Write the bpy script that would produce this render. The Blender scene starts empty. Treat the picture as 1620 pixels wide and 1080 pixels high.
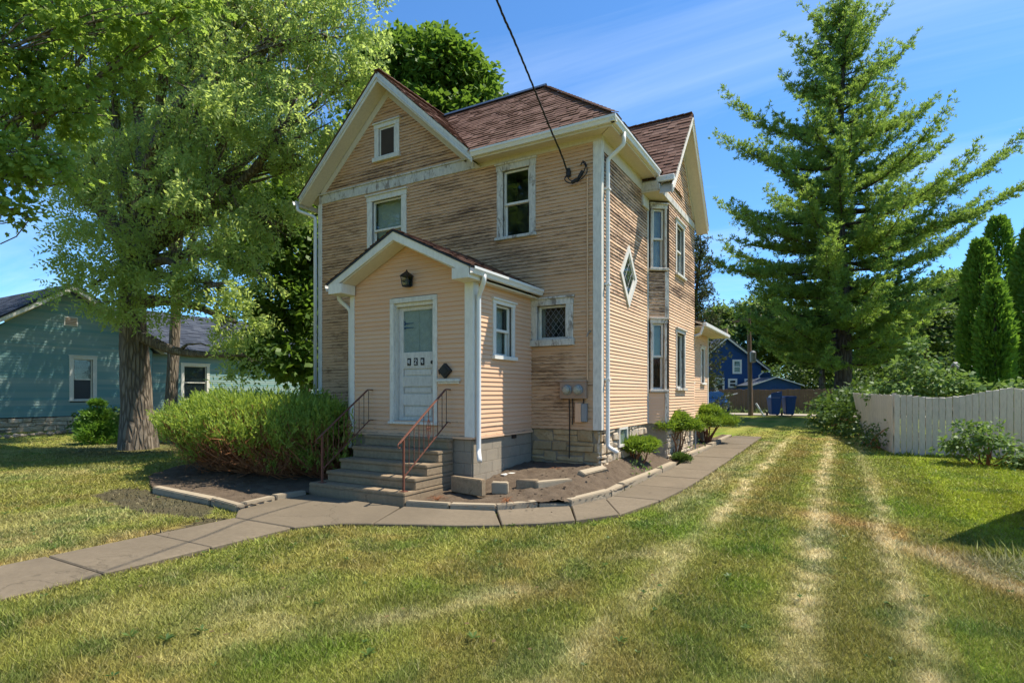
import bpy, bmesh, math, random
import numpy as np
from mathutils import Vector, Matrix
random.seed(7); RNG = np.random.default_rng(11)
SC = bpy.context.scene
COL = SC.collection
R = math.radians

# ------------------------------------------------------------------ camera, sky, sun, exposure
cam = bpy.data.cameras.new('camera'); cam.lens = 20.02; cam.sensor_width = 36; cam.shift_y = 82 / 1620
cam.clip_start = .05; cam.clip_end = 3000
co = bpy.data.objects.new('camera', cam); COL.objects.link(co)
co.location = (3.886, -10.115, 1.35); co.rotation_euler = (R(90), 0, R(29.85)); SC.camera = co

SUN_EL, SUN_AZ = R(61.5), R(37)                 # elevation, angle from +x towards +y
world = bpy.data.worlds.new('World'); SC.world = world; world.use_nodes = True
nt = world.node_tree; nt.nodes.clear()
wo = nt.nodes.new('ShaderNodeOutputWorld'); bg = nt.nodes.new('ShaderNodeBackground')
sky = nt.nodes.new('ShaderNodeTexSky'); sky.sky_type = 'NISHITA'; sky.sun_disc = False
sky.sun_elevation = SUN_EL; sky.sun_rotation = R(90) - SUN_AZ
sky.air_density = 1.0; sky.dust_density = .15; sky.ozone_density = 6.0; sky.altitude = 900
bg.inputs['Strength'].default_value = .10
# thin cirrus all over the dome, streaked along one direction
tc = nt.nodes.new('ShaderNodeTexCoord'); sep = nt.nodes.new('ShaderNodeSeparateXYZ')
nt.links.new(tc.outputs['Generated'], sep.inputs[0])
def wmath(op, a, b=None):
    n = nt.nodes.new('ShaderNodeMath'); n.operation = op
    for i, v in enumerate((a, b)):
        if v is None: continue
        if hasattr(v, 'links'): nt.links.new(v, n.inputs[i])
        else: n.inputs[i].default_value = v
    return n.outputs[0]
zz = wmath('ADD', wmath('MAXIMUM', sep.outputs[2], 0.0), .12)
cmb = nt.nodes.new('ShaderNodeCombineXYZ')
nt.links.new(wmath('DIVIDE', sep.outputs[0], zz), cmb.inputs[0]); nt.links.new(wmath('DIVIDE', sep.outputs[1], zz), cmb.inputs[1])
mp = nt.nodes.new('ShaderNodeMapping'); mp.inputs['Rotation'].default_value = (0, 0, R(-25)); mp.inputs['Scale'].default_value = (.55, 1.7, 1)
mp.inputs['Location'].default_value = (2.3, .4, 0)
nt.links.new(cmb.outputs[0], mp.inputs[0])
n1 = nt.nodes.new('ShaderNodeTexNoise'); n1.inputs['Scale'].default_value = .9; n1.inputs['Detail'].default_value = 9; n1.inputs['Roughness'].default_value = .58; n1.inputs['Distortion'].default_value = .6
nt.links.new(mp.outputs[0], n1.inputs['Vector'])
cr = nt.nodes.new('ShaderNodeValToRGB'); cr.color_ramp.elements[0].position = .50; cr.color_ramp.elements[1].position = .80
nt.links.new(n1.outputs[0], cr.inputs[0])
mixc = nt.nodes.new('ShaderNodeMixRGB'); mixc.inputs[2].default_value = (6.0, 6.5, 6.9, 1)
nt.links.new(wmath('MULTIPLY', cr.outputs[0], .25), mixc.inputs[0])
tint = nt.nodes.new('ShaderNodeMixRGB'); tint.blend_type = 'MULTIPLY'; tint.inputs[0].default_value = 1; tint.inputs[2].default_value = (.57, .83, .96, 1)
nt.links.new(sky.outputs[0], tint.inputs[1])
nt.links.new(tint.outputs[0], mixc.inputs[1]); nt.links.new(mixc.outputs[0], bg.inputs['Color']); nt.links.new(bg.outputs[0], wo.inputs['Surface'])

sl = bpy.data.lights.new('sun', 'SUN'); sl.energy = 3.3; sl.angle = R(.53); sl.color = (1, .94, .82)
so = bpy.data.objects.new('sun', sl); COL.objects.link(so)
sd = Vector((math.cos(SUN_EL) * math.cos(SUN_AZ), math.cos(SUN_EL) * math.sin(SUN_AZ), math.sin(SUN_EL)))
so.rotation_euler = sd.to_track_quat('Z', 'Y').to_euler(); so.location = sd * 60
vs = SC.view_settings; vs.view_transform = 'Standard'; vs.look = 'None'; vs.exposure = 1.36; vs.gamma = 1; vs.use_curve_mapping = False
SC.cycles.max_bounces = 8; SC.cycles.transparent_max_bounces = 12; SC.cycles.use_denoising = True
SC.cycles.sample_clamp_indirect = 6

# ------------------------------------------------------------------ numpy noise
def _hash(i, j, s):
    n = (i * 374761393 + j * 668265263 + s * 974634777) & 0x7fffffff
    n = ((n ^ (n >> 13)) * 1274126177) & 0x7fffffff
    return ((n ^ (n >> 16)) & 0xffff) / 65535.0
def vnoise(x, y, s=0):
    x = np.asarray(x, float); y = np.asarray(y, float)
    xi = np.floor(x).astype(np.int64); yi = np.floor(y).astype(np.int64); fx = x - xi; fy = y - yi
    fx = fx * fx * (3 - 2 * fx); fy = fy * fy * (3 - 2 * fy)
    a = _hash(xi, yi, s); b = _hash(xi + 1, yi, s); c = _hash(xi, yi + 1, s); d = _hash(xi + 1, yi + 1, s)
    return (a * (1 - fx) + b * fx) * (1 - fy) + (c * (1 - fx) + d * fx) * fy
def fbm(x, y, s=0, o=4):
    t = 0; a = .5; n = 0
    for k in range(o):
        t = t + a * vnoise(np.asarray(x) * 2 ** k, np.asarray(y) * 2 ** k, s + k); n += a; a *= .5
    return t / n
def sstep(a, b, x):
    t = np.clip((np.asarray(x, float) - a) / (b - a), 0, 1); return t * t * (3 - 2 * t)
def gz(y): return -.37 + .0125 * np.clip(np.asarray(y, float) + 2.5, 0, 34)

# ------------------------------------------------------------------ materials
def mat(name):
    m = bpy.data.materials.new(name); m.use_nodes = True; t = m.node_tree; t.nodes.clear()
    return m, t
class NG:
    """small helper to write shader graphs"""
    def __init__(s, name):
        s.m, s.t = mat(name); s.out = s.n('ShaderNodeOutputMaterial')
    def n(s, k, **kw):
        x = s.t.nodes.new(k)
        for a, v in kw.items(): setattr(x, a, v)
        return x
    def set(s, sock, v):
        if hasattr(v, 'links'): s.t.links.new(v, sock)
        else:
            if isinstance(v, tuple) and len(v) == 3 and sock.type == 'RGBA': v = (*v, 1)
            sock.default_value = v
    def math(s, op, a, b=0.0, clamp=False):
        x = s.n('ShaderNodeMath', operation=op, use_clamp=clamp); s.set(x.inputs[0], a); s.set(x.inputs[1], b); return x.outputs[0]
    def pos(s): return s.n('ShaderNodeNewGeometry').outputs['Position']
    def xyz(s, v=None):
        x = s.n('ShaderNodeSeparateXYZ'); s.set(x.inputs[0], v if v is not None else s.pos()); return x.outputs
    def comb(s, a, b, c):
        x = s.n('ShaderNodeCombineXYZ')
        for i, v in enumerate((a, b, c)): s.set(x.inputs[i], v)
        return x.outputs[0]
    def mapv(s, v, scale=(1, 1, 1), loc=(0, 0, 0)):
        x = s.n('ShaderNodeMapping'); s.set(x.inputs[0], v); x.inputs['Scale'].default_value = scale; x.inputs['Location'].default_value = loc; return x.outputs[0]
    def noise(s, v, scale=5, detail=4, rough=.55, dist=0):
        x = s.n('ShaderNodeTexNoise'); s.set(x.inputs['Vector'], v)
        x.inputs['Scale'].default_value = scale; x.inputs['Detail'].default_value = detail; x.inputs['Roughness'].default_value = rough; x.inputs['Distortion'].default_value = dist
        return x.outputs[0]
    def ramp(s, f, stops, const=False):
        x = s.n('ShaderNodeValToRGB'); s.set(x.inputs[0], f); e = x.color_ramp.elements
        if const: x.color_ramp.interpolation = 'CONSTANT'
        while len(e) < len(stops): e.new(.5)
        for i, (p, c) in enumerate(stops):
            e[i].position = p; e[i].color = (*c, 1) if isinstance(c, tuple) else (c, c, c, 1)
        return x.outputs[0]
    def mix(s, f, a, b, mode='MIX'):
        x = s.n('ShaderNodeMixRGB', blend_type=mode); s.set(x.inputs[0], f); s.set(x.inputs[1], a); s.set(x.inputs[2], b); return x.outputs[0]
    def attr(s, name, out='Fac'): return s.n('ShaderNodeAttribute', attribute_name=name).outputs[out]
    def rand(s): return s.n('ShaderNodeObjectInfo').outputs['Random']
    def bump(s, h, strength=.4, dist=.01):
        x = s.n('ShaderNodeBump'); s.set(x.inputs['Height'], h); x.inputs['Strength'].default_value = strength; x.inputs['Distance'].default_value = dist; return x.outputs[0]
    def bsdf(s, col, rough=.7, normal=None, spec=.3, metal=0.0):
        x = s.n('ShaderNodeBsdfPrincipled'); s.set(x.inputs['Base Color'], col); s.set(x.inputs['Roughness'], rough)
        s.set(x.inputs['Specular IOR Level'], spec); s.set(x.inputs['Metallic'], metal)
        if normal is not None: s.t.links.new(normal, x.inputs['Normal'])
        return x.outputs[0]
    def done(s, sh): s.t.links.new(sh, s.out.inputs['Surface']); return s.m

def m_clap(name, paint, wood=(.20, .145, .10), dark=(.055, .035, .025), amount=1.0):
    """painted clapboard that peels in streaks along the board; the 'peel' attribute says how far it has gone"""
    g = NG(name); x, y, z = g.xyz()
    al = g.math('ADD', x, y)
    v1 = g.comb(g.math('MULTIPLY', al, 2.0), g.math('MULTIPLY', z, 15.0), 0.0)
    v2 = g.comb(g.math('MULTIPLY', al, 7.0), g.math('MULTIPLY', z, 75.0), 3.0)
    a = g.noise(v1, 1.4, 7, .68, .3); b = g.noise(v2, 1.0, 5, .7)
    f = g.math('ADD', g.math('MULTIPLY', a, .50), g.math('MULTIPLY', b, .50))
    low = g.ramp(g.noise(g.comb(g.math('MULTIPLY', al, .9), g.math('MULTIPLY', z, 2.2), 7.0), 1.0, 5, .6, .5), [(.34, 0.0), (.66, 1.0)])
    pe = g.math('MULTIPLY', g.attr('peel'), g.math('ADD', .80, g.math('MULTIPLY', low, .34)))
    th = g.math('SUBTRACT', .79, g.math('MULTIPLY', pe, .365))
    lap = g.attr('lap'); lap3 = g.math('POWER', lap, 2.5)      # 1 at the board's exposed lower edge
    f = g.math('ADD', f, g.math('MULTIPLY', g.math('SUBTRACT', lap3, .30), .13)); f = g.math('ADD', f, g.math('MULTIPLY', g.math('SUBTRACT', g.attr('var'), .5), .10))
    d = g.math('SUBTRACT', f, th)
    mask = g.math('MULTIPLY', d, 18.0, True)
    mask2 = g.math('MULTIPLY', g.math('SUBTRACT', d, .125), 26.0, True)
    grain = g.noise(g.comb(g.math('MULTIPLY', al, 6.0), g.math('MULTIPLY', z, 160.0), 0.0), 1.0, 4, .7)
    woodc = g.mix(grain, wood, tuple(c * 1.75 for c in wood)); woodc = g.mix(mask2, woodc, dark)
    var = g.attr('var')
    fade = g.noise(g.comb(al, z, 0.0), .9, 5)
    pc = g.mix(g.math('MULTIPLY', fade, .5), paint, tuple(c * .70 for c in paint))
    pc = g.mix(g.math('MULTIPLY', var, .22), pc, (.70, .55, .40))
    pc = g.mix(g.math('MULTIPLY', g.ramp(b, [(.35, 0.0), (.75, 1.0)]), g.math('MULTIPLY', pe, .35)), pc, (.30, .21, .14))
    c = g.mix(mask, pc, woodc)
    h = g.math('SUBTRACT', g.math('MULTIPLY', grain, .15), g.math('MULTIPLY', mask, .5))
    return g.done(g.bsdf(c, .62, g.bump(h, .35, .006), .25))
def m_trim(name, paint=(.70, .68, .63), wear=.5, wood=(.17, .14, .11)):
    """white house paint, chipped and greyed"""
    g = NG(name); p = g.pos()
    a = g.noise(g.mapv(p, (1, 1, .45)), 7, 7, .7, .2); b = g.noise(p, 1.3, 4); c2 = g.noise(g.mapv(p, (1, 1, .25)), 60, 3)
    f = g.math('ADD', g.math('MULTIPLY', a, .75), g.math('MULTIPLY', c2, .25))
    m = g.math('MULTIPLY', g.math('SUBTRACT', f, .80 - .30 * wear), 14.0, True)
    col = g.mix(g.math('MULTIPLY', b, .45), paint, tuple(v * .66 for v in (paint[0], paint[1] * .98, paint[2] * .93)))
    col = g.mix(g.math('MULTIPLY', g.attr('var'), .38), col, tuple(v * .62 for v in paint))
    grime = g.ramp(g.noise(g.mapv(p, (1, 1, .3)), 22, 6, .72), [(.42, 0.0), (.80, 1.0)])
    col = g.mix(g.math('MULTIPLY', grime, .30 + .55 * wear), col, (.27, .245, .21))
    col = g.mix(m, col, g.mix(c2, wood, tuple(v * 1.8 for v in wood)))
    return g.done(g.bsdf(col, .55, g.bump(g.math('SUBTRACT', g.math('MULTIPLY', a, .2), m), .3, .004), .3))
def m_plain(name, col, rough=.5, spec=.4, metal=0.0, vary=.18, scale=6, bump=.0):
    g = NG(name); p = g.pos(); a = g.noise(p, scale, 6, .62)
    c = g.mix(a, tuple(v * (1 - vary) for v in col), tuple(min(1, v * (1 + vary)) for v in col))
    c = g.mix(g.math('MULTIPLY', g.attr('var'), vary), c, tuple(v * .6 for v in col))
    return g.done(g.bsdf(c, rough, g.bump(a, bump, .01) if bump else None, spec, metal))
def m_glass(name='window_glass', tint=(.88, .92, .90)):
    g = NG(name); fr = g.n('ShaderNodeFresnel'); fr.inputs[0].default_value = 1.5
    tr = g.n('ShaderNodeBsdfTransparent'); tr.inputs[0].default_value = (*tint, 1)
    gl = g.n('ShaderNodeBsdfGlossy'); gl.inputs['Roughness'].default_value = .03
    nb = g.bump(g.noise(g.pos(), 2.2, 2), .03, .02); g.t.links.new(nb, gl.inputs['Normal']); g.t.links.new(nb, fr.inputs['Normal'])
    mx = g.n('ShaderNodeMixShader'); f = g.math('MULTIPLY', g.math('ADD', g.math('MULTIPLY', fr.outputs[0], 1.9), .03, True), g.math('SUBTRACT', 1.0, g.n('ShaderNodeNewGeometry').outputs['Backfacing']))
    g.set(mx.inputs[0], f); g.t.links.new(tr.outputs[0], mx.inputs[1]); g.t.links.new(gl.outputs[0], mx.inputs[2])
    return g.done(mx.outputs[0])
def m_leaf(name, dark, light, trans=.38, rough=.5, spec=.25):
    """leaf: diffuse + light through the blade; 'var' picks the leaf's own green"""
    g = NG(name); v = g.attr('var'); c = g.mix(v, dark, light)
    n = g.noise(g.pos(), .55, 3); c = g.mix(g.math('MULTIPLY', n, .5), c, tuple(.5 * (a + b) for a, b in zip(dark, light)))
    bs = g.bsdf(c, rough, None, spec)
    tr = g.n('ShaderNodeBsdfTranslucent'); g.set(tr.inputs[0], g.mix(.5, c, tuple(min(1, t) for t in (light[0] * 1.5, light[1] * 1.5, light[2] * .8))))
    mx = g.n('ShaderNodeMixShader'); mx.inputs[0].default_value = trans
    g.t.links.new(bs, mx.inputs[1]); g.t.links.new(tr.outputs[0], mx.inputs[2]); return g.done(mx.outputs[0])
def m_bark(name, dark, light, sc=7):
    g = NG(name); p = g.mapv(g.pos(), (1, 1, .13)); a = g.noise(p, sc * 2.2, 7, .7, .5)
    v = g.n('ShaderNodeTexVoronoi', feature='DISTANCE_TO_EDGE'); g.set(v.inputs['Vector'], g.mapv(g.pos(), (1, 1, .16))); v.inputs['Scale'].default_value = sc * 1.4
    rg = g.ramp(v.outputs['Distance'], [(.02, 0.0), (.22, 1.0)])
    h = g.math('ADD', g.math('MULTIPLY', rg, .7), g.math('MULTIPLY', a, .5))
    c = g.mix(g.math('MULTIPLY', h, .8, True), dark, light)
    return g.done(g.bsdf(c, .9, g.bump(h, 1.0, .05), .1))
def m_stone(name, a, b, pits=.0):
    g = NG(name); p = g.pos(); n = g.noise(p, 9, 8, .68, .3); n2 = g.noise(p, 45, 4, .6)
    c = g.mix(g.ramp(n, [(.3, 0.0), (.72, 1.0)]), a, b)
    c = g.mix(g.math('MULTIPLY', g.attr('var'), .55), c, tuple(v * .55 for v in a))
    k = g.ramp(g.noise(p, 16, 6, .75), [(.58, 0.0), (.68, 1.0)])
    c = g.mix(g.math('MULTIPLY', k, pits), c, (.09, .065, .045))
    return g.done(g.bsdf(c, .88, g.bump(g.math('ADD', n, g.math('MULTIPLY', n2, .35)), .7, .025), .15))
def m_concrete(name, col=(.36, .32, .265), stain=.5, crack=0.0):
    g = NG(name); p = g.pos(); a = g.noise(p, 1.7, 6, .6); b = g.noise(p, 130, 3, .6); c0 = g.noise(p, 14, 6, .7)
    c = g.mix(a, tuple(v * .72 for v in col), tuple(v * 1.18 for v in col))
    c = g.mix(g.math('MULTIPLY', g.ramp(c0, [(.40, 0.0), (.75, 1.0)]), stain), c, tuple(v * .42 for v in col))
    c = g.mix(g.math('MULTIPLY', g.ramp(b, [(.45, 0.0), (.75, 1.0)]), .45), c, tuple(v * .55 for v in col))
    c = g.mix(g.math('MULTIPLY', g.attr('var'), .45), c, tuple(v * .62 for v in col))
    big = g.ramp(g.noise(p, .7, 5, .65, .4), [(.42, 0.0), (.62, 1.0)]); c = g.mix(g.math('MULTIPLY', big, .42), c, tuple(v * .55 for v in col))
    wv = g.n('ShaderNodeTexVoronoi', feature='DISTANCE_TO_EDGE'); wv.inputs['Scale'].default_value = .62
    ds = g.n('ShaderNodeVectorMath', operation='ADD'); nz = g.n('ShaderNodeTexNoise'); nz.inputs['Scale'].default_value = 3.5; nz.inputs['Detail'].default_value = 6; g.set(nz.inputs['Vector'], p)
    sc_ = g.n('ShaderNodeVectorMath', operation='SCALE'); g.set(sc_.inputs[0], nz.outputs['Color']); sc_.inputs['Scale'].default_value = .35
    g.set(ds.inputs[0], p); g.set(ds.inputs[1], sc_.outputs[0]); g.set(wv.inputs['Vector'], ds.outputs[0])
    ck = g.math('MULTIPLY', g.ramp(wv.outputs['Distance'], [(.0, 1.0), (.006, 0.0)]), g.ramp(g.noise(p, .45, 2), [(.50, 0.0), (.56, 1.0)]))
    c = g.mix(g.math('MULTIPLY', ck, crack), c, tuple(v * .18 for v in col))
    return g.done(g.bsdf(c, .9, g.bump(g.math('SUBTRACT', g.math('ADD', b, c0), ck), .5, .006), .15))
def m_shingle(name, a, b, c2):
    g = NG(name); v = g.attr('var'); c = g.ramp(v, [(0, a), (.5, b), (1, c2)])
    n = g.noise(g.pos(), 160, 3, .7); c = g.mix(g.math('MULTIPLY', n, .45), c, tuple(t * .45 for t in a))
    n2 = g.noise(g.pos(), .8, 4); c = g.mix(g.math('MULTIPLY', n2, .25), c, c2)
    return g.done(g.bsdf(c, .9, g.bump(n, .4, .004), .15))
def m_soil(name, a=(.075, .052, .034), b=(.185, .138, .095)):
    g = NG(name); p = g.pos(); n = g.noise(p, 5, 9, .72); n2 = g.noise(p, 70, 5, .7)
    c = g.mix(g.ramp(g.math('ADD', g.math('MULTIPLY', n, .6), g.math('MULTIPLY', n2, .4)), [(.33, 0.0), (.68, 1.0)]), a, b)
    return g.done(g.bsdf(c, .95, g.bump(g.math('ADD', n, n2), .9, .03), .1))
def m_grass(name, trans=.3):
    g = NG(name); c = g.attr('tint', 'Color')
    bs = g.bsdf(c, .6, None, .2); tr = g.n('ShaderNodeBsdfTranslucent'); g.set(tr.inputs[0], c)
    mx = g.n('ShaderNodeMixShader'); mx.inputs[0].default_value = trans
    g.t.links.new(bs, mx.inputs[1]); g.t.links.new(tr.outputs[0], mx.inputs[2]); return g.done(mx.outputs[0])
def m_ground(name):
    g = NG(name); c = g.attr('tint', 'Color'); p = g.pos()
    n = g.noise(p, 38, 5, .75); n2 = g.noise(p, 150, 3, .7); n3 = g.noise(p, 9, 5, .7)
    f = g.math('ADD', g.math('MULTIPLY', n, .6), g.math('MULTIPLY', n2, .4))
    k = g.ramp(f, [(.30, .42), (.52, 1.0), (.75, 1.5)])
    c = g.mix(1.0, c, k, 'MULTIPLY'); c = g.mix(g.math('MULTIPLY', g.ramp(n3, [(.45, 0.0), (.75, 1.0)]), .16), c, (.19, .17, .07))
    return g.done(g.bsdf(c, .95, g.bump(f, 1.0, .05), .05))

M = dict(

    clap=m_clap('peeling_peach_clapboard', (.62, .355, .182), (.215, .120, .060), (.075, .042, .024)), clap_sunlit=m_clap('sunlit_peach_clapboard', (.76, .475, .285), (.20, .118, .066), (.07, .040, .024)),  # side walls: lighter copy of the front's paint, sunlight put into its colour
    clap_porch=m_clap('peach_clapboard', (.70, .415, .245)),
    clap_teal=m_clap('teal_clapboard', (.15, .30, .295), (.09, .18, .18)),
    clap_blue=m_plain('blue_siding', (.012, .058, .19), .55, .3),
    trim=m_trim('weathered_white_trim', (.76, .71, .62), wear=.50), trim_bad=m_trim('peeling_white_trim', (.68, .63, .545), .93),
    trim_new=m_trim('clean_white_trim', (.80, .75, .665), .0), soffit=m_trim('cream_soffit', (.70, .61, .48), .12),
    door=m_trim('white_door_paint', (.68, .645, .58), .55), gutter=m_plain('white_gutter_metal', (.66, .64, .60), .4, .45, 0, .12, 3),
    glass=m_glass(), sheath=m_plain('dark_sheathing', (.06, .045, .035), .9, .1),
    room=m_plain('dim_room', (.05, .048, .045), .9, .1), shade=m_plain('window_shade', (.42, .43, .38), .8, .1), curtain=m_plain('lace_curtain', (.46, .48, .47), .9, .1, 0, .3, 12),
    shingle=m_shingle('brown_red_shingle', (.105, .052, .036), (.165, .088, .062), (.235, .140, .105)),
    shingle_dark=m_shingle('slate_grey_shingle', (.030, .036, .052), (.05, .06, .082), (.085, .095, .12)),
    flash=m_plain('dark_metal_flashing', (.02, .025, .035), .35, .5),
    conc=m_concrete('worn_concrete'), walk=m_concrete('walk_concrete', (.205, .162, .11), .5, .35), edging=m_concrete('edging_concrete', (.42, .34, .235), .30),
    step=m_concrete('step_concrete', (.36, .265, .165), .85, .5), block=m_concrete('concrete_block', (.34, .285, .21), .3),
    lime=m_stone('tan_limestone', (.40, .265, .125), (.56, .42, .24), .6), rubble=m_stone('whitewashed_rubble', (.62, .54, .42), (.40, .26, .13), .7),
    mortar=m_stone('grey_mortar', (.27, .215, .145), (.34, .28, .20), .4), rock=m_stone('field_rock', (.34, .28, .22), (.46, .40, .33), .2),
    soil=m_soil('garden_soil'), iron=m_plain('rusty_iron', (.17, .065, .04), .7, .3, .2, .5, 30), black=m_plain('black_iron', (.014, .013, .013), .5, .4, 0, .3, 30),
    meter=m_plain('painted_meter_box', (.36, .24, .165), .6, .3, 0, .3, 14), grey=m_plain('grey_metal', (.22, .23, .24), .5, .4, .3), mglass=m_plain('meter_dial', (.30, .285, .225), .15, .5, 0, .35, 60),
    wire=m_plain('black_cable', (.022, .021, .020), .6, .3), bark=m_bark('furrowed_bark', (.075, .058, .043), (.29, .24, .185)),
    bark_pine=m_bark('pine_bark', (.035, .028, .024), (.13, .105, .09), 5), twig=m_plain('brown_twig', (.30, .125, .055), .8, .15, 0, .5, 9),
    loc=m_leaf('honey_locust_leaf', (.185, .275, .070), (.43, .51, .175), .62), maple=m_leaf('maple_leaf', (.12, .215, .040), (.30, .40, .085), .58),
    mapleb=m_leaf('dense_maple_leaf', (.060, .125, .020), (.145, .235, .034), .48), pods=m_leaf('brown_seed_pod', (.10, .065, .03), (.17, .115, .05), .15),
    pine=m_leaf('pine_needle', (.065, .160, .048), (.28, .38, .078), .48), spruce=m_leaf('spruce_needle', (.035, .060, .022), (.105, .120, .035), .18),
    juni=m_leaf('juniper_spray', (.075, .14, .022), (.38, .47, .085), .45), junid=m_leaf('dry_juniper_spray', (.19, .075, .025), (.36, .16, .055), .3),
    yew=m_leaf('yew_needle', (.08, .165, .02), (.25, .34, .04), .35), arb=m_leaf('arborvitae_spray', (.07, .16, .022), (.18, .31, .04), .4),
    shrub=m_leaf('lilac_leaf', (.075, .150, .035), (.175, .255, .070), .4), dshrub=m_leaf('dark_shrub_leaf', (.04, .085, .02), (.11, .17, .035), .35),
    far=m_leaf('far_leaf', (.07, .13, .035), (.17, .24, .06), .45), grass=m_grass('grass_blade'), ground=m_ground('lawn_ground'),
    fence=m_trim('weathered_fence_paint', (.62, .545, .46), .5, (.24, .19, .14)), fence_tan=m_plain('tan_fence_board', (.15, .11, .082), .85, .1, 0, .35, 5),
    wood=m_plain('old_pole_wood', (.19, .135, .095), .9, .1, 0, .4, 8), bin=m_plain('blue_plastic', (.016, .06, .20), .45, .4), white=m_plain('white_plastic', (.72, .72, .70), .5, .4, 0, .1),
    car=m_plain('blue_car_paint', (.03, .085, .17), .25, .6, .3, .1), rubber=m_plain('tyre_rubber', (.02, .02, .02), .8, .2), red=m_plain('red_lens', (.35, .02, .02), .3, .5),
    road=m_concrete('alley_gravel', (.42, .36, .28), .2), asphalt=m_concrete('street_asphalt', (.055, .054, .052), .2), metal_roof=m_plain('grey_roofing', (.34, .32, .31), .7, .2, 0, .1, 2),
)

# ------------------------------------------------------------------ mesh building
class MB:
    def __init__(s): s.V = []; s.F = []; s.var = []; s.peel = []; s.lap = []
    def add(s, vs, fs, var=None, peel=0.0):
        b = len(s.V); var = random.random() if var is None else var
        s.V += [tuple(v) for v in vs]; s.F += [tuple(b + i for i in f) for f in fs]
        s.var += [var] * len(vs); s.peel += (list(peel) if hasattr(peel, '__len__') else [peel] * len(vs)); return s
    def hexa(s, p, var=None):          # 8 corners, bottom ring then top ring
        return s.add(p, [(3, 2, 1, 0), (4, 5, 6, 7), (0, 1, 5, 4), (1, 2, 6, 5), (2, 3, 7, 6), (3, 0, 4, 7)], var)
    def box(s, x0, y0, z0, x1, y1, z1, var=None):
        return s.hexa([(x0, y0, z0), (x1, y0, z0), (x1, y1, z0), (x0, y1, z0), (x0, y0, z1), (x1, y0, z1), (x1, y1, z1), (x0, y1, z1)], var)
    def bar(s, a, b, w, h, up=(0, 0, 1), var=None):    # rectangular bar from a to b
        a = Vector(a); b = Vector(b); d = (b - a).normalized(); up = Vector(up)
        sd_ = d.cross(up)
        if sd_.length < 1e-4: sd_ = d.cross(Vector((0, 1, 0)))
        sd_.normalize(); u = sd_.cross(d).normalized(); w /= 2; h /= 2
        return s.hexa([p + sd_ * i * w + u * j * h for p in (a, b) for i, j in ((-1, -1), (1, -1), (1, 1), (-1, 1))], var)
    def prism(s, poly, vec, var=None):
        n = len(poly); p = [Vector(q) for q in poly]; vec = Vector(vec)
        return s.add(p + [q + vec for q in p], [tuple(range(n))[::-1], tuple(range(n, 2 * n))] + [(i, (i + 1) % n, n + (i + 1) % n, n + i) for i in range(n)], var)
    def tube(s, path, rad, n=6, var=None, cap=True):
        path = [Vector(p) for p in path]; k = len(path); rad = rad if hasattr(rad, '__len__') else [rad] * k
        vs = []; up = None
        for i, p in enumerate(path):
            d = (path[min(i + 1, k - 1)] - path[max(i - 1, 0)])
            if d.length < 1e-6: d = Vector((0, 0, 1))
            d.normalize()
            if up is None: up = d.orthogonal().normalized()
            a = up - d * up.dot(d)
            a = a.normalized() if a.length > 1e-5 else d.orthogonal().normalized()
            up = a; b = d.cross(a)
            vs += [p + (a * math.cos(t) + b * math.sin(t)) * rad[i] for t in [2 * math.pi * j / n for j in range(n)]]
        fs = [(i * n + j, i * n + (j + 1) % n, (i + 1) * n + (j + 1) % n, (i + 1) * n + j) for i in range(k - 1) for j in range(n)]
        if cap: fs += [tuple(range(n))[::-1], tuple(range((k - 1) * n, k * n))]
        return s.add(vs, fs, var)
    def lathe(s, prof, c=(0, 0, 0), n=16, var=None):    # [(r, z)] about z
        vs = [(c[0] + r * math.cos(2 * math.pi * j / n), c[1] + r * math.sin(2 * math.pi * j / n), c[2] + z) for r, z in prof for j in range(n)]
        k = len(prof)
        return s.add(vs, [(i * n + j, i * n + (j + 1) % n, (i + 1) * n + (j + 1) % n, (i + 1) * n + j) for i in range(k - 1) for j in range(n)] + [tuple(range(n))[::-1], tuple(range((k - 1) * n, k * n))], var)
    def build(s, name, m, parent=None, bevel=0, smooth=False, segs=1, **tags):
        me = bpy.data.meshes.new(name); me.from_pydata(s.V, [], s.F)
        a = me.attributes.new('var', 'FLOAT', 'POINT'); a.data.foreach_set('value', s.var)
        if len(s.lap) == len(s.V) and s.lap: a = me.attributes.new('lap', 'FLOAT', 'POINT'); a.data.foreach_set('value', s.lap)
        if any(s.peel): a = me.attributes.new('peel', 'FLOAT', 'POINT'); a.data.foreach_set('value', s.peel)
        if bevel:
            bm = bmesh.new(); bm.from_mesh(me); ed = [e for e in bm.edges if len(e.link_faces) == 2 and e.calc_face_angle(0) > .5]
            bmesh.ops.bevel(bm, geom=ed, offset=bevel, segments=segs, affect='EDGES', clamp_overlap=True); bm.to_mesh(me); bm.free()
        if smooth: me.polygons.foreach_set('use_smooth', [True] * len(me.polygons))
        me.materials.append(m); return link(name, me, parent, **tags)
def link(name, me, parent=None, **tags):
    o = bpy.data.objects.new(name, me); COL.objects.link(o)
    if parent is not None:
        o.parent = parent
        if parent.type == 'EMPTY': o.matrix_parent_inverse = Matrix.Translation(-Vector(parent.location))
    tag(o, **tags); return o
def tag(o, label=None, cat=None, group=None, kind=None):
    if label: o['label'] = label
    if cat: o['category'] = cat
    if group: o['group'] = group
    if kind: o['kind'] = kind
    return o
def thing(name, label, cat, loc=(0, 0, 0), group=None, kind=None):
    o = bpy.data.objects.new(name, None); COL.objects.link(o); o.location = loc; o.empty_display_size = .2
    return tag(o, label, cat, group, kind)
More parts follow.
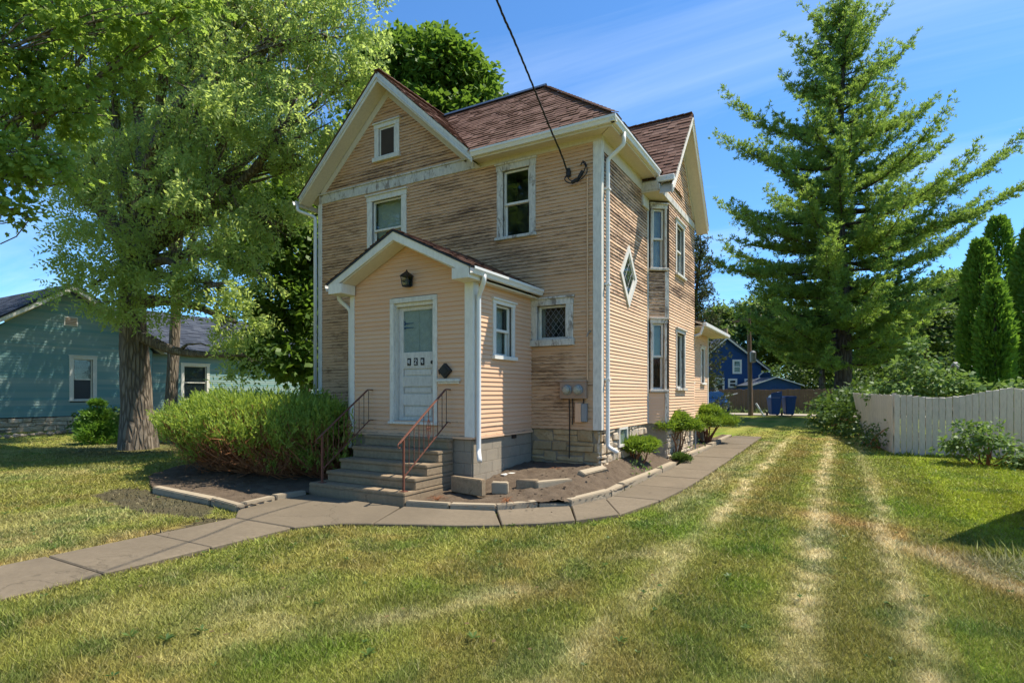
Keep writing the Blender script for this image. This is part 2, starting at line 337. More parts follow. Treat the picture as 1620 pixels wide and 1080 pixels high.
def quick_mesh(name, V, F, m, parent=None, var=None, tint=None, smooth=False, **tags):
    """V (n,3), F (k,3 or 4) numpy"""
    me = bpy.data.meshes.new(name); n, (k, c) = len(V), F.shape
    me.vertices.add(n); me.vertices.foreach_set('co', np.asarray(V, np.float32).ravel())
    me.loops.add(k * c); me.loops.foreach_set('vertex_index', F.astype(np.int32).ravel())
    me.polygons.add(k); me.polygons.foreach_set('loop_start', (np.arange(k) * c).astype(np.int32))
    if var is not None: a = me.attributes.new('var', 'FLOAT', 'POINT'); a.data.foreach_set('value', np.asarray(var, np.float32))
    if tint is not None:
        a = me.attributes.new('tint', 'FLOAT_COLOR', 'POINT'); a.data.foreach_set('color', np.concatenate([tint, np.ones((n, 1))], 1).astype(np.float32).ravel())
    me.update(calc_edges=True); me.validate()
    if smooth: me.polygons.foreach_set('use_smooth', [True] * k)
    me.materials.append(m); return link(name, me, parent, **tags)
def unit(a): return a / np.maximum(np.linalg.norm(a, axis=-1, keepdims=True), 1e-9)
def leaves(P, D, L, W, N=None, fold=0.0, shape=.45):
    """diamond leaves: base P, direction D, length L, width W -> V, F (quads)"""
    n = len(P); D = unit(D)
    if N is None: N = RNG.normal(size=(n, 3))
    S = unit(np.cross(D, N)); U = np.cross(S, D); L = np.broadcast_to(np.asarray(L, float).reshape(-1, 1), (n, 1)); W = np.broadcast_to(np.asarray(W, float).reshape(-1, 1), (n, 1))
    V = np.stack([P, P + D * L * shape + S * W * .5 + U * W * fold, P + D * L, P + D * L * shape - S * W * .5 + U * W * fold], 1).reshape(-1, 3)
    F = np.arange(4 * n).reshape(n, 4); return V, F
# ------------------------------------------------------------------ walls, boards, windows
class WF:
    """a wall: u runs along it, v is height, w points out of it"""
    def __init__(s, O, u, n): s.O = Vector(O); s.u = Vector(u).normalized(); s.n = Vector(n).normalized()
    def p(s, u, v, w=0.0): return s.O + s.u * u + s.n * w + Vector((0, 0, v))
    def box(s, mb, u0, u1, v0, v1, w0, w1, var=None):
        return mb.hexa([s.p(a, v, w) for v in (v0, v1) for a, w in ((u0, w0), (u1, w0), (u1, w1), (u0, w1))], var)
    def prism(s, mb, uv, w0, w1, var=None): return mb.prism([s.p(u, v, w0) for u, v in uv], s.n * (w1 - w0), var)
BOARDS = []
CAMV = Vector(co.location)
def cutout(a, holes, v):
    iv = [a]
    for h in holes:
        hh = h(v)
        if hh is None: continue
        nv = []
        for l, r in iv:
            if hh[0] > l: nv.append((l, min(r, hh[0])))
            if hh[1] < r: nv.append((max(l, hh[1]), r))
        iv = [(l, r) for l, r in nv if r - l > .02]
    return iv
def rect(u0, u1, v0, v1): return lambda v: (u0, u1) if v0 < v < v1 else None
def clad(W, parent, m, lo, hi, v0, v1, exp, holes=(), peel=lambda u, v: 0.0, seen=1.0):
    """rows of lapped boards between the edges lo(v) and hi(v)"""
    n = max(1, round((v1 - v0) / exp)); e = (v1 - v0) / n
    for k in range(n):
        a, b = v0 + k * e, v0 + (k + 1) * e; mid = (a + b) / 2
        l0, r0, l1, r1 = lo(a), hi(a), lo(b), hi(b)
        for l, r in cutout((min(l0, l1), max(r0, r1)), holes, mid):
            q = (max(l, l0), min(r, r0), max(l, l1), min(r, r1))
            if q[1] - q[0] < .03: continue
            c = W.p((l + r) / 2, mid); d = (c - CAMV).length
            score = seen * (r - l) * e / d ** 2 * max(0, (CAMV - c).normalized().dot(W.n))
            BOARDS.append((score, W, parent, m, q, a, b, peel))
def board_into(mb, b):
    _, W, parent, m, q, a, t, peel = b
    L = max(q[1] - q[0], q[3] - q[2]); n = max(1, min(12, int(L / .5))); j = random.uniform(-.002, .003); sag = random.uniform(-.0015, .0015)
    vs = []; pe = []
    for i in range(n + 1):
        f = i / n; u0 = q[0] + (q[1] - q[0]) * f; u1 = q[2] + (q[3] - q[2]) * f; du = random.uniform(-.0015, .0015)
        vs += [W.p(u0, a + sag + du, .0), W.p(u0, a + sag + du, .023 + j), W.p(u1, t + .006, .005)]
        pe += [min(1, max(.002, peel((u0 + u1) / 2, a) + random.uniform(-.1, .1)))] * 3
    fs = [f for i in range(n) for f in ((3 * i, 3 * i + 3, 3 * i + 4, 3 * i + 1), (3 * i + 1, 3 * i + 4, 3 * i + 5, 3 * i + 2))]
    mb.add(vs, fs, None, pe); mb.lap += [1.0, 1.0, 0.0] * (n + 1)
def flush_boards(limit=285):
    BOARDS.sort(key=lambda b: -b[0])
    for b in BOARDS[:limit]:
        mb = MB(); board_into(mb, b); mb.build('clapboard', b[3], b[2])
    rest = {}
    for b in BOARDS[limit:]: rest.setdefault((b[2].name, b[3].name), []).append(b)
    for (pn, _), L in rest.items():
        mb = MB()
        for b in L: board_into(mb, b)
        mb.build('clapboards', L[0][3], bpy.data.objects[pn], kind='stuff')
    BOARDS.clear()
def backing(W, name, parent, m, u0, u1, v0, v1, holes=(), thick=.06):
    us = sorted({u0, u1, *[x for h in holes for x in h[:2]]}); vs_ = sorted({v0, v1, *[x for h in holes for x in h[2:]]}); mb = MB()
    for i in range(len(us) - 1):
        for j in range(len(vs_) - 1):
            cu, cv = (us[i] + us[i + 1]) / 2, (vs_[j] + vs_[j + 1]) / 2
            if any(h[0] < cu < h[1] and h[2] < cv < h[3] for h in holes): continue
            W.box(mb, us[i], us[i + 1], vs_[j], vs_[j + 1], -thick, 0)
    return mb.build(name, m, parent)
def window(parent, W, u0, u1, v0, v1, tr=.12, head=.16, sill=.06, rec=.06, style='double', m=None, ms=None, back=None, depth=.6, label=None):
    """outer casing u0..u1, v0..v1; returns the rough opening"""
    m = m or M['trim']; ms = ms or m
    a, b, c, d = u0 + tr, u1 - tr, v0 + sill, v1 - head
    mb = MB()
    W.box(mb, u0, a, c, d, -.03, .036); W.box(mb, b, u1, c, d, -.03, .036)
    W.box(mb, u0 - .012, u1 + .012, d, v1 - .035, -.03, .042); W.box(mb, u0 - .035, u1 + .035, v1 - .035, v1, -.02, .075)
    for l, r in ((a - .004, a + .012), (b - .012, b + .004)): W.box(mb, l, r, c, d, -depth * .2, -.031)
    win = mb.build('window', m, parent, bevel=.004, label=label)
    mb = MB(); W.box(mb, u0 - .03, u1 + .03, v0, c, -rec, .085); mb.build('sill', m, win, bevel=.006)
    f = .042; mid = (c + d) / 2
    def sash(z0, z1, w):
        mb = MB()
        W.box(mb, a + .012, a + .012 + f, z0, z1, w - .035, w); W.box(mb, b - .012 - f, b - .012, z0, z1, w - .035, w)
        W.box(mb, a + .012 + f, b - .012 - f, z0, z0 + f * 1.15, w - .035, w - .001); W.box(mb, a + .012 + f, b - .012 - f, z1 - f, z1, w - .035, w - .001)
        s = mb.build('sash', ms, win, bevel=.003)
        mb = MB(); W.box(mb, a + .012 + f - .005, b - .012 - f + .005, z0 + f, z1 - f + .005, w - .022, w - .016)
        mb.build('pane', M['glass'], win); return s
    if style == 'double': sash(mid - .02, d, -rec + .03); sash(c, mid + .02, -rec - .012)
    else: sash(c, d, -rec)
    e = -depth; mb = MB(); a2, b2 = a - .002, b + .002
    P = [W.p(x, y, w) for w in (-rec - .09, e) for x, y in ((a2, c), (b2, c), (b2, d), (a2, d))]
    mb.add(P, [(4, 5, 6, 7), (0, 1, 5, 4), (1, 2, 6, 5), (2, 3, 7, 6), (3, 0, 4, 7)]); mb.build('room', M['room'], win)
    if back:
        mk, l, r, zb, zt = back; mb = MB()
        n = 14; L = a + .02 + (b - a - .04) * l; Rr = a + .02 + (b - a - .04) * r
        for i in range(n):
            x0, x1 = L + (Rr - L) * i / n, L + (Rr - L) * (i + 1) / n; s0 = .012 * (i % 2) * (mk == 'curtain'); s1 = .012 * ((i + 1) % 2) * (mk == 'curtain')
            y0, y1 = c + (d - c) * zb, c + (d - c) * zt
            mb.add([W.p(x0, y0, -rec - .11 - s0), W.p(x1, y0, -rec - .11 - s1), W.p(x1, y1, -rec - .11 - s1), W.p(x0, y1, -rec - .11 - s0)], [(0, 1, 2, 3)], .3)
        mb.build('curtain' if mk == 'curtain' else 'blind', M[mk], win)
    return (a, b, c, d)
def inner(u0, u1, v0, v1, tr=.12, head=.16, sill=.06): return (u0 + tr, u1 - tr, v0 + sill, v1 - head)

def shingles(mb, P0, U, S, poly, exp=.14, tab=.24, thick=.022):
    """laminated shingles: P0 eave origin, U along eave, S up the slope (unit), poly convex [(a, b)]"""
    U = Vector(U).normalized(); S = Vector(S).normalized(); N = U.cross(S).normalized()
    if N.z < 0: N = -N
    def span(b):
        xs = []
        for i in range(len(poly)):
            (a0, b0), (a1, b1) = poly[i], poly[(i + 1) % len(poly)]
            if min(b0, b1) - 1e-9 <= b <= max(b0, b1) + 1e-9:
                if abs(b1 - b0) < 1e-9: xs += [a0, a1]
                else: xs.append(a0 + (a1 - a0) * (b - b0) / (b1 - b0))
        return (min(xs), max(xs)) if len(xs) >= 2 else None
    bmin, bmax = min(b for _, b in poly), max(b for _, b in poly); k = int((bmax - bmin) / exp) + 1
    for j in range(k):
        b0 = bmin + j * exp; b1 = min(b0 + exp * 1.04, bmax - 1e-4)
        if b1 - b0 < .01: continue
        s0, s1 = span(b0), span(b1)
        if not s0 or not s1: continue
        a = min(s0[0], s1[0]) - random.uniform(0, tab)
        while a < max(s0[1], s1[1]):
            w = tab * random.uniform(.45, 1.4); lo, hi = a + .002, a + w - .002; a += w
            q = (max(lo, s0[0]), min(hi, s0[1]), max(lo, s1[0]), min(hi, s1[1]))
            if q[1] - q[0] < .01 and q[3] - q[2] < .01: continue
            q = (q[0], max(q[0], q[1]), q[2], max(q[2], q[3])); t = thick * random.choice((.3, .6, 1.0)); t0 = .004
            A = [P0 + U * q[0] + S * b0, P0 + U * q[1] + S * b0, P0 + U * q[3] + S * b1, P0 + U * q[2] + S * b1]
            mb.add([A[0], A[1], A[0] + N * (t + t0), A[1] + N * (t + t0), A[2] + N * t0, A[3] + N * t0], [(0, 1, 3, 2), (2, 3, 4, 5)])
def slab(mb, pts, th, var=None):
    a, b, c = [Vector(p) for p in pts[:3]]; n = (b - a).cross(c - a).normalized()
    if n.z < 0: n = -n
    return mb.prism(pts, -n * th, var)

# ================================================================== SETTING: ground, paths, beds
def in_poly(x, y, poly):
    x = np.asarray(x); y = np.asarray(y); c = np.zeros(x.shape, bool); n = len(poly)
    for i in range(n):
        (x0, y0), (x1, y1) = poly[i], poly[(i + 1) % n]
        if y0 == y1: continue
        t = ((y0 > y) != (y1 > y)) & (x < (x1 - x0) * (y - y0) / (y1 - y0) + x0); c ^= t
    return c
EDGE = [(-1.84, -3.42), (-1.14, -3.24), (-.46, -3.0), (-.03, -2.49), (.35, -2.17), (.62, -1.1), (.60, -.40), (.67, 1.85), (.665, 3.06), (.61, 4.18), (.63, 7.5), (.56, 11.55)]
OUTER = [(-2.15, -5.21), (-2.0, -4.96), (-1.80, -4.74), (-1.43, -4.53), (-.97, -4.31), (-.43, -4.08), (.07, -3.75), (.45, -3.45), (.81, -3.03), (1.19, -2.36), (1.45, -1.0), (1.555, .83), (1.56, 4.3), (1.54, 8.0), (1.52, 11.8)]
BED_R = EDGE + [(.2, 11.55), (.2, 6.1), (.40, 6.1), (.40, 3.35), (0, 3.0), (0, 0), (-1.47, 0), (-1.47, -2.1), (-1.84, -2.15)]
LEFT_EDGE = [(-6.56, -4.58), (-4.65, -4.75), (-3.72, -4.88), (-3.92, -4.09), (-3.90, -3.48)]
BED_L = LEFT_EDGE + [(-3.82, -2.2), (-4.28, -2.1), (-4.28, 0), (-7.54, 0), (-9.2, -.6), (-9.3, -2.6), (-8.4, -3.7)]
WALK = [(-3.34, -14), (-2.18, -14), (-2.18, -5.4)] + OUTER + EDGE[::-1] + [(-3.93, -3.45), (-3.95, -4.1), (-3.80, -4.85), (-3.36, -5.2)]
BARE = [(-7.2, -5.3), (-5.0, -5.6), (-3.36, -5.25), (-3.34, -6.2), (-3.5, -6.3), (-3.72, -5.3), (-4.6, -4.7), (-6.6, -4.5), (-7.6, -4.6)]
def stripe(x, x0, w, y, seed): return np.exp(-((x - x0 - .10 * (fbm(y * .55, y * 0, seed) - .5) - .18 * (fbm(y * 2.2, x * 2, seed + 50, 3) - .5)) / w) ** 2) * (.30 + .95 * fbm(x * 2.4, y * 1.0, seed + 3, 4))
def seg(x, y, p, q, w):
    (ax, ay), (bx, by) = p, q; dx, dy = bx - ax, by - ay; t = np.clip(((x - ax) * dx + (y - ay) * dy) / (dx * dx + dy * dy), 0, 1)
    return np.exp(-(np.hypot(x - ax - t * dx, y - ay - t * dy) / w) ** 2)
def lawn_tint(x, y):
    """the grass's own colour: green, straw where the mower wheels ran, brown dry patches"""
    x = np.asarray(x, float); y = np.asarray(y, float)
    green = np.array([.180, .198, .036]); lush = np.array([.140, .195, .024]); olive = np.array([.245, .215, .052]); straw = np.array([.50, .42, .235]); brown = np.array([.33, .205, .080])
    a = fbm(x * .42 + 3, y * .42, 1); b = fbm(x * 1.5, y * 1.5, 2); c = fbm(x * 6, y * 6, 3, 3); d = fbm(x * .8 + 9, y * .8, 5)
    ol = sstep(.32, .62, .55 * a + .45 * b + .12 * np.sin(x * 5.2 + 1.0) - .05 * x * (x > 4.6))
    C = green + (lush - green) * sstep(.45, .7, d)[..., None]
    C = C + (olive - C) * (.62 * ol)[..., None]
    s = stripe(x, 2.40, .14, y, 21) * (.55 + .45 * (y > -2)) + stripe(x, 3.63, .13 + .02 * (y < -2), y, 24) * 1.15 + stripe(x, 4.40, .13, y, 27) * (.95 - .5 * sstep(-2, 6, y)) + .35 * stripe(x, 1.95, .16, y, 31) * (y > -2.5)
    s = s * (.45 + .75 * sstep(.36, .58, c)) * sstep(16, 8, y)
    s = s + .55 * seg(x, y, (.6, -7.3), (2.4, -3.5), .17) * sstep(.36, .62, b) + .18 * seg(x, y, (-1.7, -7.0), (.2, -7.2), .28) * sstep(.3, .6, c)
    s = s + .9 * seg(x, y, (4.4, -2.1), (5.3, -3.6), .12) + .14 * sstep(.52, .74, fbm(x * .9 + 40, y * .9 + 7, 8)) * sstep(-3.3, -5, y) * (.4 + .8 * sstep(.4, .6, c))
    s = s + .25 * sstep(.50, .68, fbm(x * .55 + 11, y * .55 + 3, 47)) * sstep(-2.3, -4.2, x)
    s = s + .55 * seg(x, y, (1.62, -1.5), (1.85, 10), .16) * (.3 + b)
    br = .80 * seg(x, y, (3.5, -.9), (4.5, -1.5), .34) + .85 * seg(x, y, (4.5, -2.0), (6.0, -5.0), .26) + .32 * sstep(.56, .74, fbm(x * 1.1 + 20, y * 1.1, 12)) * (x < 4.4) + .6 * seg(x, y, (-3.6, -14), (-3.5, -5.7), .22) + .45 * seg(x, y, (2.9, -2), (3.1, 12), .35) * a * 1.4
    C = C + (brown - C) * np.clip(br * (.45 + .8 * c), 0, .85)[..., None]
    C = C + (straw - C) * np.clip(s * .85, 0, .85)[..., None]
    lush2 = sstep(4.7, 5.6, x) * sstep(-2.6, -.5, y) * sstep(26, 14, y)
    C = C + (np.array([.225, .270, .022]) - C) * (lush2 * (.55 + .5 * b))[..., None].clip(0, .9)
    left = sstep(-4.6, -6.5, x) * .5
    C = C + (np.array([.20, .190, .045]) - C) * (left * .6)[..., None]
    C = C * (1.02 + .50 * c)[..., None]
    C = C * (1 + .11 * np.tanh(3 * np.sin(x * 5.6 + .9 + .5 * (a - .5))) * sstep(-12, -6, -np.abs(x)))[..., None]
    clov = sstep(.60, .72, fbm(x * 1.9 + 70, y * 1.9 + 13, 71)); C = C + (np.array([.075, .150, .030]) - C) * (clov * .45)[..., None]
    bare = np.clip(in_poly(x + .25 * (b - .5), y + .25 * (c - .5), BARE) * 1.0, 0, 1)
    C = C + (np.array([.085, .068, .052]) - C) * (bare * .85)[..., None]
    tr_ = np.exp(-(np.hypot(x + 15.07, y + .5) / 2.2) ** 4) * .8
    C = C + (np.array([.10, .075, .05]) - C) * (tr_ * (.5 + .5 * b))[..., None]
    return C
def spaced(a, b, st): return list(np.arange(a, b, st))
gx = np.array([-1500, -700, -300, -150, -90, -60, -45] + spaced(-36, -12, .35) + spaced(-12, 9, .09) + spaced(9, 24, .35) + [26, 32, 45, 70, 120, 300, 700, 1500])
gy = np.array([-1500, -600, -250, -120, -70, -45, -30, -22] + spaced(-16, -11, .5) + spaced(-11, 6, .09) + spaced(6, 20, .18) + spaced(20, 48, .5) + [52, 60, 80, 120, 250, 600, 1500])
GX, GY = np.meshgrid(gx, gy); GZ = gz(GY) + .05 * (fbm(GX * .5, GY * .5, 77) - .5) * (np.abs(GX) < 60) - .03
# keep the turf just under walk and beds
for poly in (WALK,): GZ[in_poly(GX, GY, poly)] -= .05
nx, ny = len(gx), len(gy); idx = np.arange(nx * ny).reshape(ny, nx)
F = np.stack([idx[:-1, :-1], idx[:-1, 1:], idx[1:, 1:], idx[1:, :-1]], -1).reshape(-1, 4)
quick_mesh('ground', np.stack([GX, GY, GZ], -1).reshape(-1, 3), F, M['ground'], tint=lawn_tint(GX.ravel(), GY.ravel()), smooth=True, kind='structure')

# front walk and side path: concrete slabs laid one by one
path = thing('path', None, None, (-2.7, -6, -.36), kind='structure')
def slab_poly(pts, inset=.008, th=.10, dz=0.0):
    c = sum((Vector((p[0], p[1], 0)) for p in pts), Vector()) / len(pts); q = []
    for p in pts:
        v = Vector((p[0], p[1], 0)); d = (c - v); q.append(v + d.normalized() * inset * 1.5)
    jz = random.uniform(-.006, .006) + dz
    mb = MB(); mb.prism([(v.x, v.y, float(gz(v.y)) + .012 + jz) for v in q], (0, 0, -th)); mb.build('slab', M['walk'], path, bevel=.012)
ys = [-5.205 - 1.075 * k for k in range(0, 9)]
for k in range(8): slab_poly([(-3.34, ys[k + 1]), (-2.18, ys[k + 1]), (-2.17, ys[k]), (-3.35, ys[k])])
slab_poly([(-3.35, -5.205), (-2.15, -5.2)] + OUTER[1:4] + [(-1.85, -3.5), (-3.93, -3.46), (-3.95, -4.1), (-3.80, -4.85)])
slab_poly(OUTER[3:7] + [(-.46, -3.03), (-1.14, -3.27), (-1.84, -3.45)])
slab_poly(OUTER[6:9] + [(.36, -2.2), (-.03, -2.52), (-.46, -3.0)])
slab_poly(OUTER[8:10] + [(.62, -1.4), (.36, -2.17)])
def edge_x(y): return float(np.interp(y, [p[1] for p in EDGE[4:]], [p[0] for p in EDGE[4:]]))
def out_x(y): return float(np.interp(y, [p[1] for p in OUTER[8:]], [p[0] for p in OUTER[8:]]))
slab_poly([(1.19, -2.36), (1.42, -1.1), (.63, -1.1), (.62, -1.4)])
yy = -1.1
while yy < 11.7:
    y2 = min(yy + 1.22, 11.8); slab_poly([(edge_x(yy) + .02, yy), (out_x(yy), yy), (out_x(y2), y2), (edge_x(y2) + .02, y2)]); yy = y2
# garden soil of the two beds
def bed(poly, zf, label):
    xs = np.arange(min(p[0] for p in poly) - .1, max(p[0] for p in poly) + .15, .04); y_ = np.arange(min(p[1] for p in poly) - .1, max(p[1] for p in poly) + .15, .04)
    X, Y = np.meshgrid(xs, y_); Z = zf(X, Y) + .05 * (fbm(X * 2.5, Y * 2.5, 91) - .5) + .055 * (fbm(X * 9, Y * 9, 92, 3) - .5); id_ = np.arange(X.size).reshape(X.shape)
    F = np.stack([id_[:-1, :-1], id_[:-1, 1:], id_[1:, 1:], id_[1:, :-1]], -1).reshape(-1, 4)
    cx = X.ravel()[F].mean(1); cy = Y.ravel()[F].mean(1); F = F[in_poly(cx, cy, poly)]
    used = np.unique(F); mp_ = np.zeros(X.size, int); mp_[used] = np.arange(len(used))
    quick_mesh('garden_soil', np.stack([X, Y, Z], -1).reshape(-1, 3)[used], mp_[F], M['soil'], smooth=True, kind='structure')
bed(BED_R, lambda X, Y: gz(Y) + .045 + .29 * sstep(-3.3, -.3, Y) * (1 - .93 * sstep(-.05, .52, X)) * sstep(9, 3, Y) , 'r')
bed(BED_L, lambda X, Y: gz(Y) + .04 + .11 * sstep(-3.5, -.5, Y), 'l')
# bare trodden earth beside the walk is part of the lawn tint; alley behind and street in front
def strip(name, pts, th, m, z=None):
    mb = MB(); mb.prism([(x, y, (float(gz(y)) if z is None else z)) for x, y in pts], (0, 0, -th)); mb.build(name, m, None, kind='structure')
strip('alley', [(-40, 27.2), (40, 27.2), (40, 30.2), (-40, 30.2)], .25, M['road'], .055)
strip('street', [(-200, -30), (200, -30), (200, -22), (-200, -22)], .3, M['asphalt'], -.36)
# ================================================================== THE HOUSE
house = thing('house', 'two storey peach clapboard house with peeling paint and brown red shingle roofs', 'house', (-3.8, 3, 0))
WFr = WF((0, 0, 0), (1, 0, 0), (0, -1, 0)); WRi = WF((0, 0, 0), (0, 1, 0), (1, 0, 0))
WPF = WF((0, -2.115, 0), (1, 0, 0), (0, -1, 0)); WPS = WF((-1.472, 0, 0), (0, 1, 0), (1, 0, 0)); WPL = WF((-4.28, 0, 0), (0, -1, 0), (-1, 0, 0))
WAn = WF((0, 3.01, 0), (.40, .34, 0), (.34, -.40, 0)); WBa = WF((.40, 0, 0), (0, 1, 0), (1, 0, 0)); WRe = WF((.10, 0, 0), (0, 1, 0), (1, 0, 0))
WLe = WF((-7.544, 0, 0), (0, -1, 0), (-1, 0, 0))
ZB = .655; EX = .0705
def c_(v): return lambda z: v
# ---- front wall
w1 = (-5.90, -4.69, 4.45, 6.06); w2 = (-2.266, -1.364, 4.50, 6.08); sq = (-1.479, -.55, 2.28, 3.24)
front = backing(WFr, 'wall', house, M['sheath'], -7.544, 0, .655, 6.42, [inner(*w1, .15, .16), inner(*w2, .14, .16), inner(*sq, .15, .16, .13)])
blur = lambda u, v, u0, u1, v0, v1, s: float(sstep(u0 - s, u0 + s, u) * sstep(u1 + s, u1 - s, u) * sstep(v0 - s, v0 + s, v) * sstep(v1 + s, v1 - s, v))
def peel_front(u, v):
    p = .77 + .11 * math.sin(u * 1.3 + v)
    p = max(p, 1.02 * blur(u, v, -4.0, .2, 3.85, 4.4, .6), .86 * blur(u, v, -1.5, -.35, 1.0, 2.25, .2), .90 * blur(u, v, -7.6, -4.2, .6, 3.3, .4), .90 * blur(u, v, -4.6, -2.2, 4.2, 5.6, .4))
    return p - .20 * blur(u, v, -1.3, 0, 4.75, 6.2, .6) - .25 * blur(u, v, -1.5, .1, 2.2, 3.7, .15) - .3 * blur(u, v, -.4, .1, .6, 3.4, .1)
holes = [rect(w1[0] + .03, w1[1] - .03, w1[2] + .02, w1[3]), rect(w2[0] + .03, w2[1] - .03, w2[2] + .02, w2[3]), rect(sq[0] + .03, sq[1] - .03, sq[2] + .02, sq[3] - .02), rect(-4.27, -1.47, 0, 3.3)]
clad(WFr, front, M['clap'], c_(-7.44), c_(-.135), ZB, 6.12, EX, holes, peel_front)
window(house, WFr, *w1, .15, .16, m=M['trim'], back=('shade', 0, 1, .40, 1), label='upper window behind the entry roof with a drawn pale shade')
window(house, WFr, *w2, .14, .16, m=M['trim_bad'], ms=M['trim'], label='tall upper window with dark panes and flaking casing')
window(house, WFr, *sq, .15, .16, .13, style='single', m=M['trim_bad'], ms=M['trim'], back=('curtain', .0, .12, 0, 1), label='square dark window beside the entry')
mb = MB()
for i in range(-4, 9):      # leaded lattice of the square window
    for sgn in (1, -1):
        a0, a1 = sq[0] + .20, sq[1] - .20; z0, z1 = sq[2] + .18, sq[3] - .21
        u0 = a0 + i * .115; pts = []
        for t in np.linspace(0, 1, 12):
            uu = u0 + sgn * (z1 - z0) * t * .8 + (0 if sgn > 0 else .3); 
            if a0 < uu < a1: pts.append(WFr.p(uu, z0 + (z1 - z0) * t, -.068))
        if len(pts) > 1: mb.tube([pts[0], pts[-1]], .0045, 4)
mb.build('leading', M['grey'], house)
# frieze and corner boards of the front
mb = MB(); WFr.box(mb, -7.544, -2.80, 6.12, 6.34, 0, .034); WFr.box(mb, -7.56, -2.80, 6.34, 6.375, 0, .06); mb.build('frieze', M['trim_bad'], house, bevel=.004)
mb = MB(); WFr.box(mb, -2.80, 0.034, 6.10, 6.30, 0, .034); mb.build('frieze', M['soffit'], house, bevel=.004)
mb = MB(); WFr.box(mb, -.14, .034, .655, 6.10, 0, .034); WRi.box(mb, 0, .105, .655, 6.195, 0, .034); mb.build('corner_board', M['trim'], house, bevel=.004)
mb = MB(); WFr.box(mb, -7.574, -7.44, .655, 6.12, 0, .034); WLe.box(mb, -.12, 0, .655, 6.12, 0, .03); mb.build('corner_board', M['trim'], house, bevel=.004)
# ---- front gable (apex x=-5.24)
GA = -5.24; GS = .94
gz_top = lambda x: 8.30 - abs(x - GA) * .845
mb = MB(); WFr.prism(mb, [(-7.50, 6.375), (-2.98, 6.375), (GA, 8.36)], -.06, 0); gable = mb.build('gable_wall', M['sheath'], house)
aw = (-5.665, -4.90, 6.80, 7.72)
clad(WFr, gable, M['clap'], lambda z: GA - (8.33 - z) / .86, lambda z: GA + (8.33 - z) / .86, 6.375, 8.25, EX, [rect(aw[0] + .02, aw[1] - .02, aw[2] + .02, aw[3] - .02)], lambda u, v: .84 - .12 * (v - 6.4))
window(house, WFr, *aw, .13, .13, .10, rec=-.004, style='single', m=M['trim'], depth=.03, label='small attic window high in the front gable')
def gable_trim(W, c, apex, half, slope, w_out, parent, m_rake, m_sof, inner_w=.24, barge=.20, lim=(None, None)):
    """barge boards, sloping soffits and the rake frieze against the wall; c is the centre along u"""
    for s in (-1, 1):
        hl = half if lim[0 if s < 0 else 1] is None else lim[0 if s < 0 else 1]
        e = (c + s * hl, apex - hl * slope)
        mb = MB(); W.prism(mb, [(c, apex), e, (e[0], e[1] - barge * 1.1), (c, apex - barge * 1.35)], w_out - .03, w_out); mb.build('barge_board', m_rake, parent, bevel=.004)
        mb = MB(); W.prism(mb, [(c, apex - .06), (e[0] - s * .03, e[1] - .06), (e[0] - s * .03, e[1] - .085), (c, apex - .085)], w_out + .004, w_out + .03); mb.build('rake_moulding', m_rake, parent)
        mb = MB(); W.prism(mb, [(c, apex - barge * 1.02), (e[0] - s * .01, e[1] - barge * .82), (e[0] - s * .01, e[1] - barge * .92), (c, apex - barge * 1.14)], .036, w_out - .032); mb.build('soffit', m_sof, parent)
        mb = MB(); k = 1 - .40 / hl if hl > 1.2 else .8; hw = hl - .38
        W.prism(mb, [(c, apex - barge * 1.15), (c + s * hw, apex - hw * slope - barge * 1.05), (c + s * hw, apex - hw * slope - barge * 1.05 - inner_w), (c, apex - barge * 1.15 - inner_w * 1.25)], .002, .034); mb.build('rake_frieze', m_sof, parent, bevel=.003)
gable_trim(WFr, GA, 8.62, 2.60, .925, .40, house, M['trim'], M['soffit'], .17, .125)
# ---- right wall
RS = [(1.0, 1.55, .25, .655)]
DZ, DY, DH, DW = 3.82, 1.57, .665, .54
right = backing(WRi, 'wall', house, M['sheath'], 0, 3.01, .655, 6.2, [])
def diamond(k): return lambda v: (DY - DW * (1 - abs(v - DZ) / DH) - k, DY + DW * (1 - abs(v - DZ) / DH) + k) if abs(v - DZ) < DH else None
peel_right = lambda u, v: .14 + .72 * float(sstep(2.3, 3.9, v)) + .2 * float(sstep(.6, 0, abs(v - 3.2))) * float(sstep(.9, .3, abs(u - DY)))
clad(WRi, right, M['clap_sunlit'], c_(.10), c_(2.995), ZB, 6.0, EX, [diamond(-.02)], peel_right)
mb = MB()
def dpt(r, k, w): a = k * math.pi / 2; return WRi.p(DY + DW * r * math.cos(a), DZ + DH * r * math.sin(a), w)
for k in range(4):
    P = [dpt(1, k, 0), dpt(1, k + 1, 0), dpt(.76, k + 1, 0), dpt(.76, k, 0)]; mb.prism(P, WRi.n * .046)
    P = [dpt(.76, k, 0), dpt(.76, k + 1, 0), dpt(.66, k + 1, 0), dpt(.66, k, 0)]; mb.prism(P, WRi.n * .024)
dw = mb.build('window', M['trim'], house, label='diamond shaped window on the sunlit side wall')
mb = MB(); mb.prism([dpt(.67, k, .010) for k in range(4)], WRi.n * .005); mb.build('pane', M['glass'], dw)
mb = MB(); mb.prism([dpt(.70, k, .002) for k in range(4)], WRi.n * .004); mb.build('room', M['room'], dw)
mb = MB()
for i in (-1, 1):
    for sgn in (1, -1):
        p = [(t, i * .30 + sgn * t) for t in np.linspace(-.66, .66, 40)]; p = [(a, b) for a, b in p if abs(a) + abs(b) < .66]
        if len(p) > 1: mb.tube([WRi.p(DY + DW * a, DZ + DH * b, .017) for a, b in (p[0], p[-1])], .004, 4)
mb.build('leading', M['grey'], dw)
mb = MB(); WRi.box(mb, .105, 2.52, 5.93, 6.195, 0, .03); mb.build('frieze', M['soffit'], house, bevel=.004)
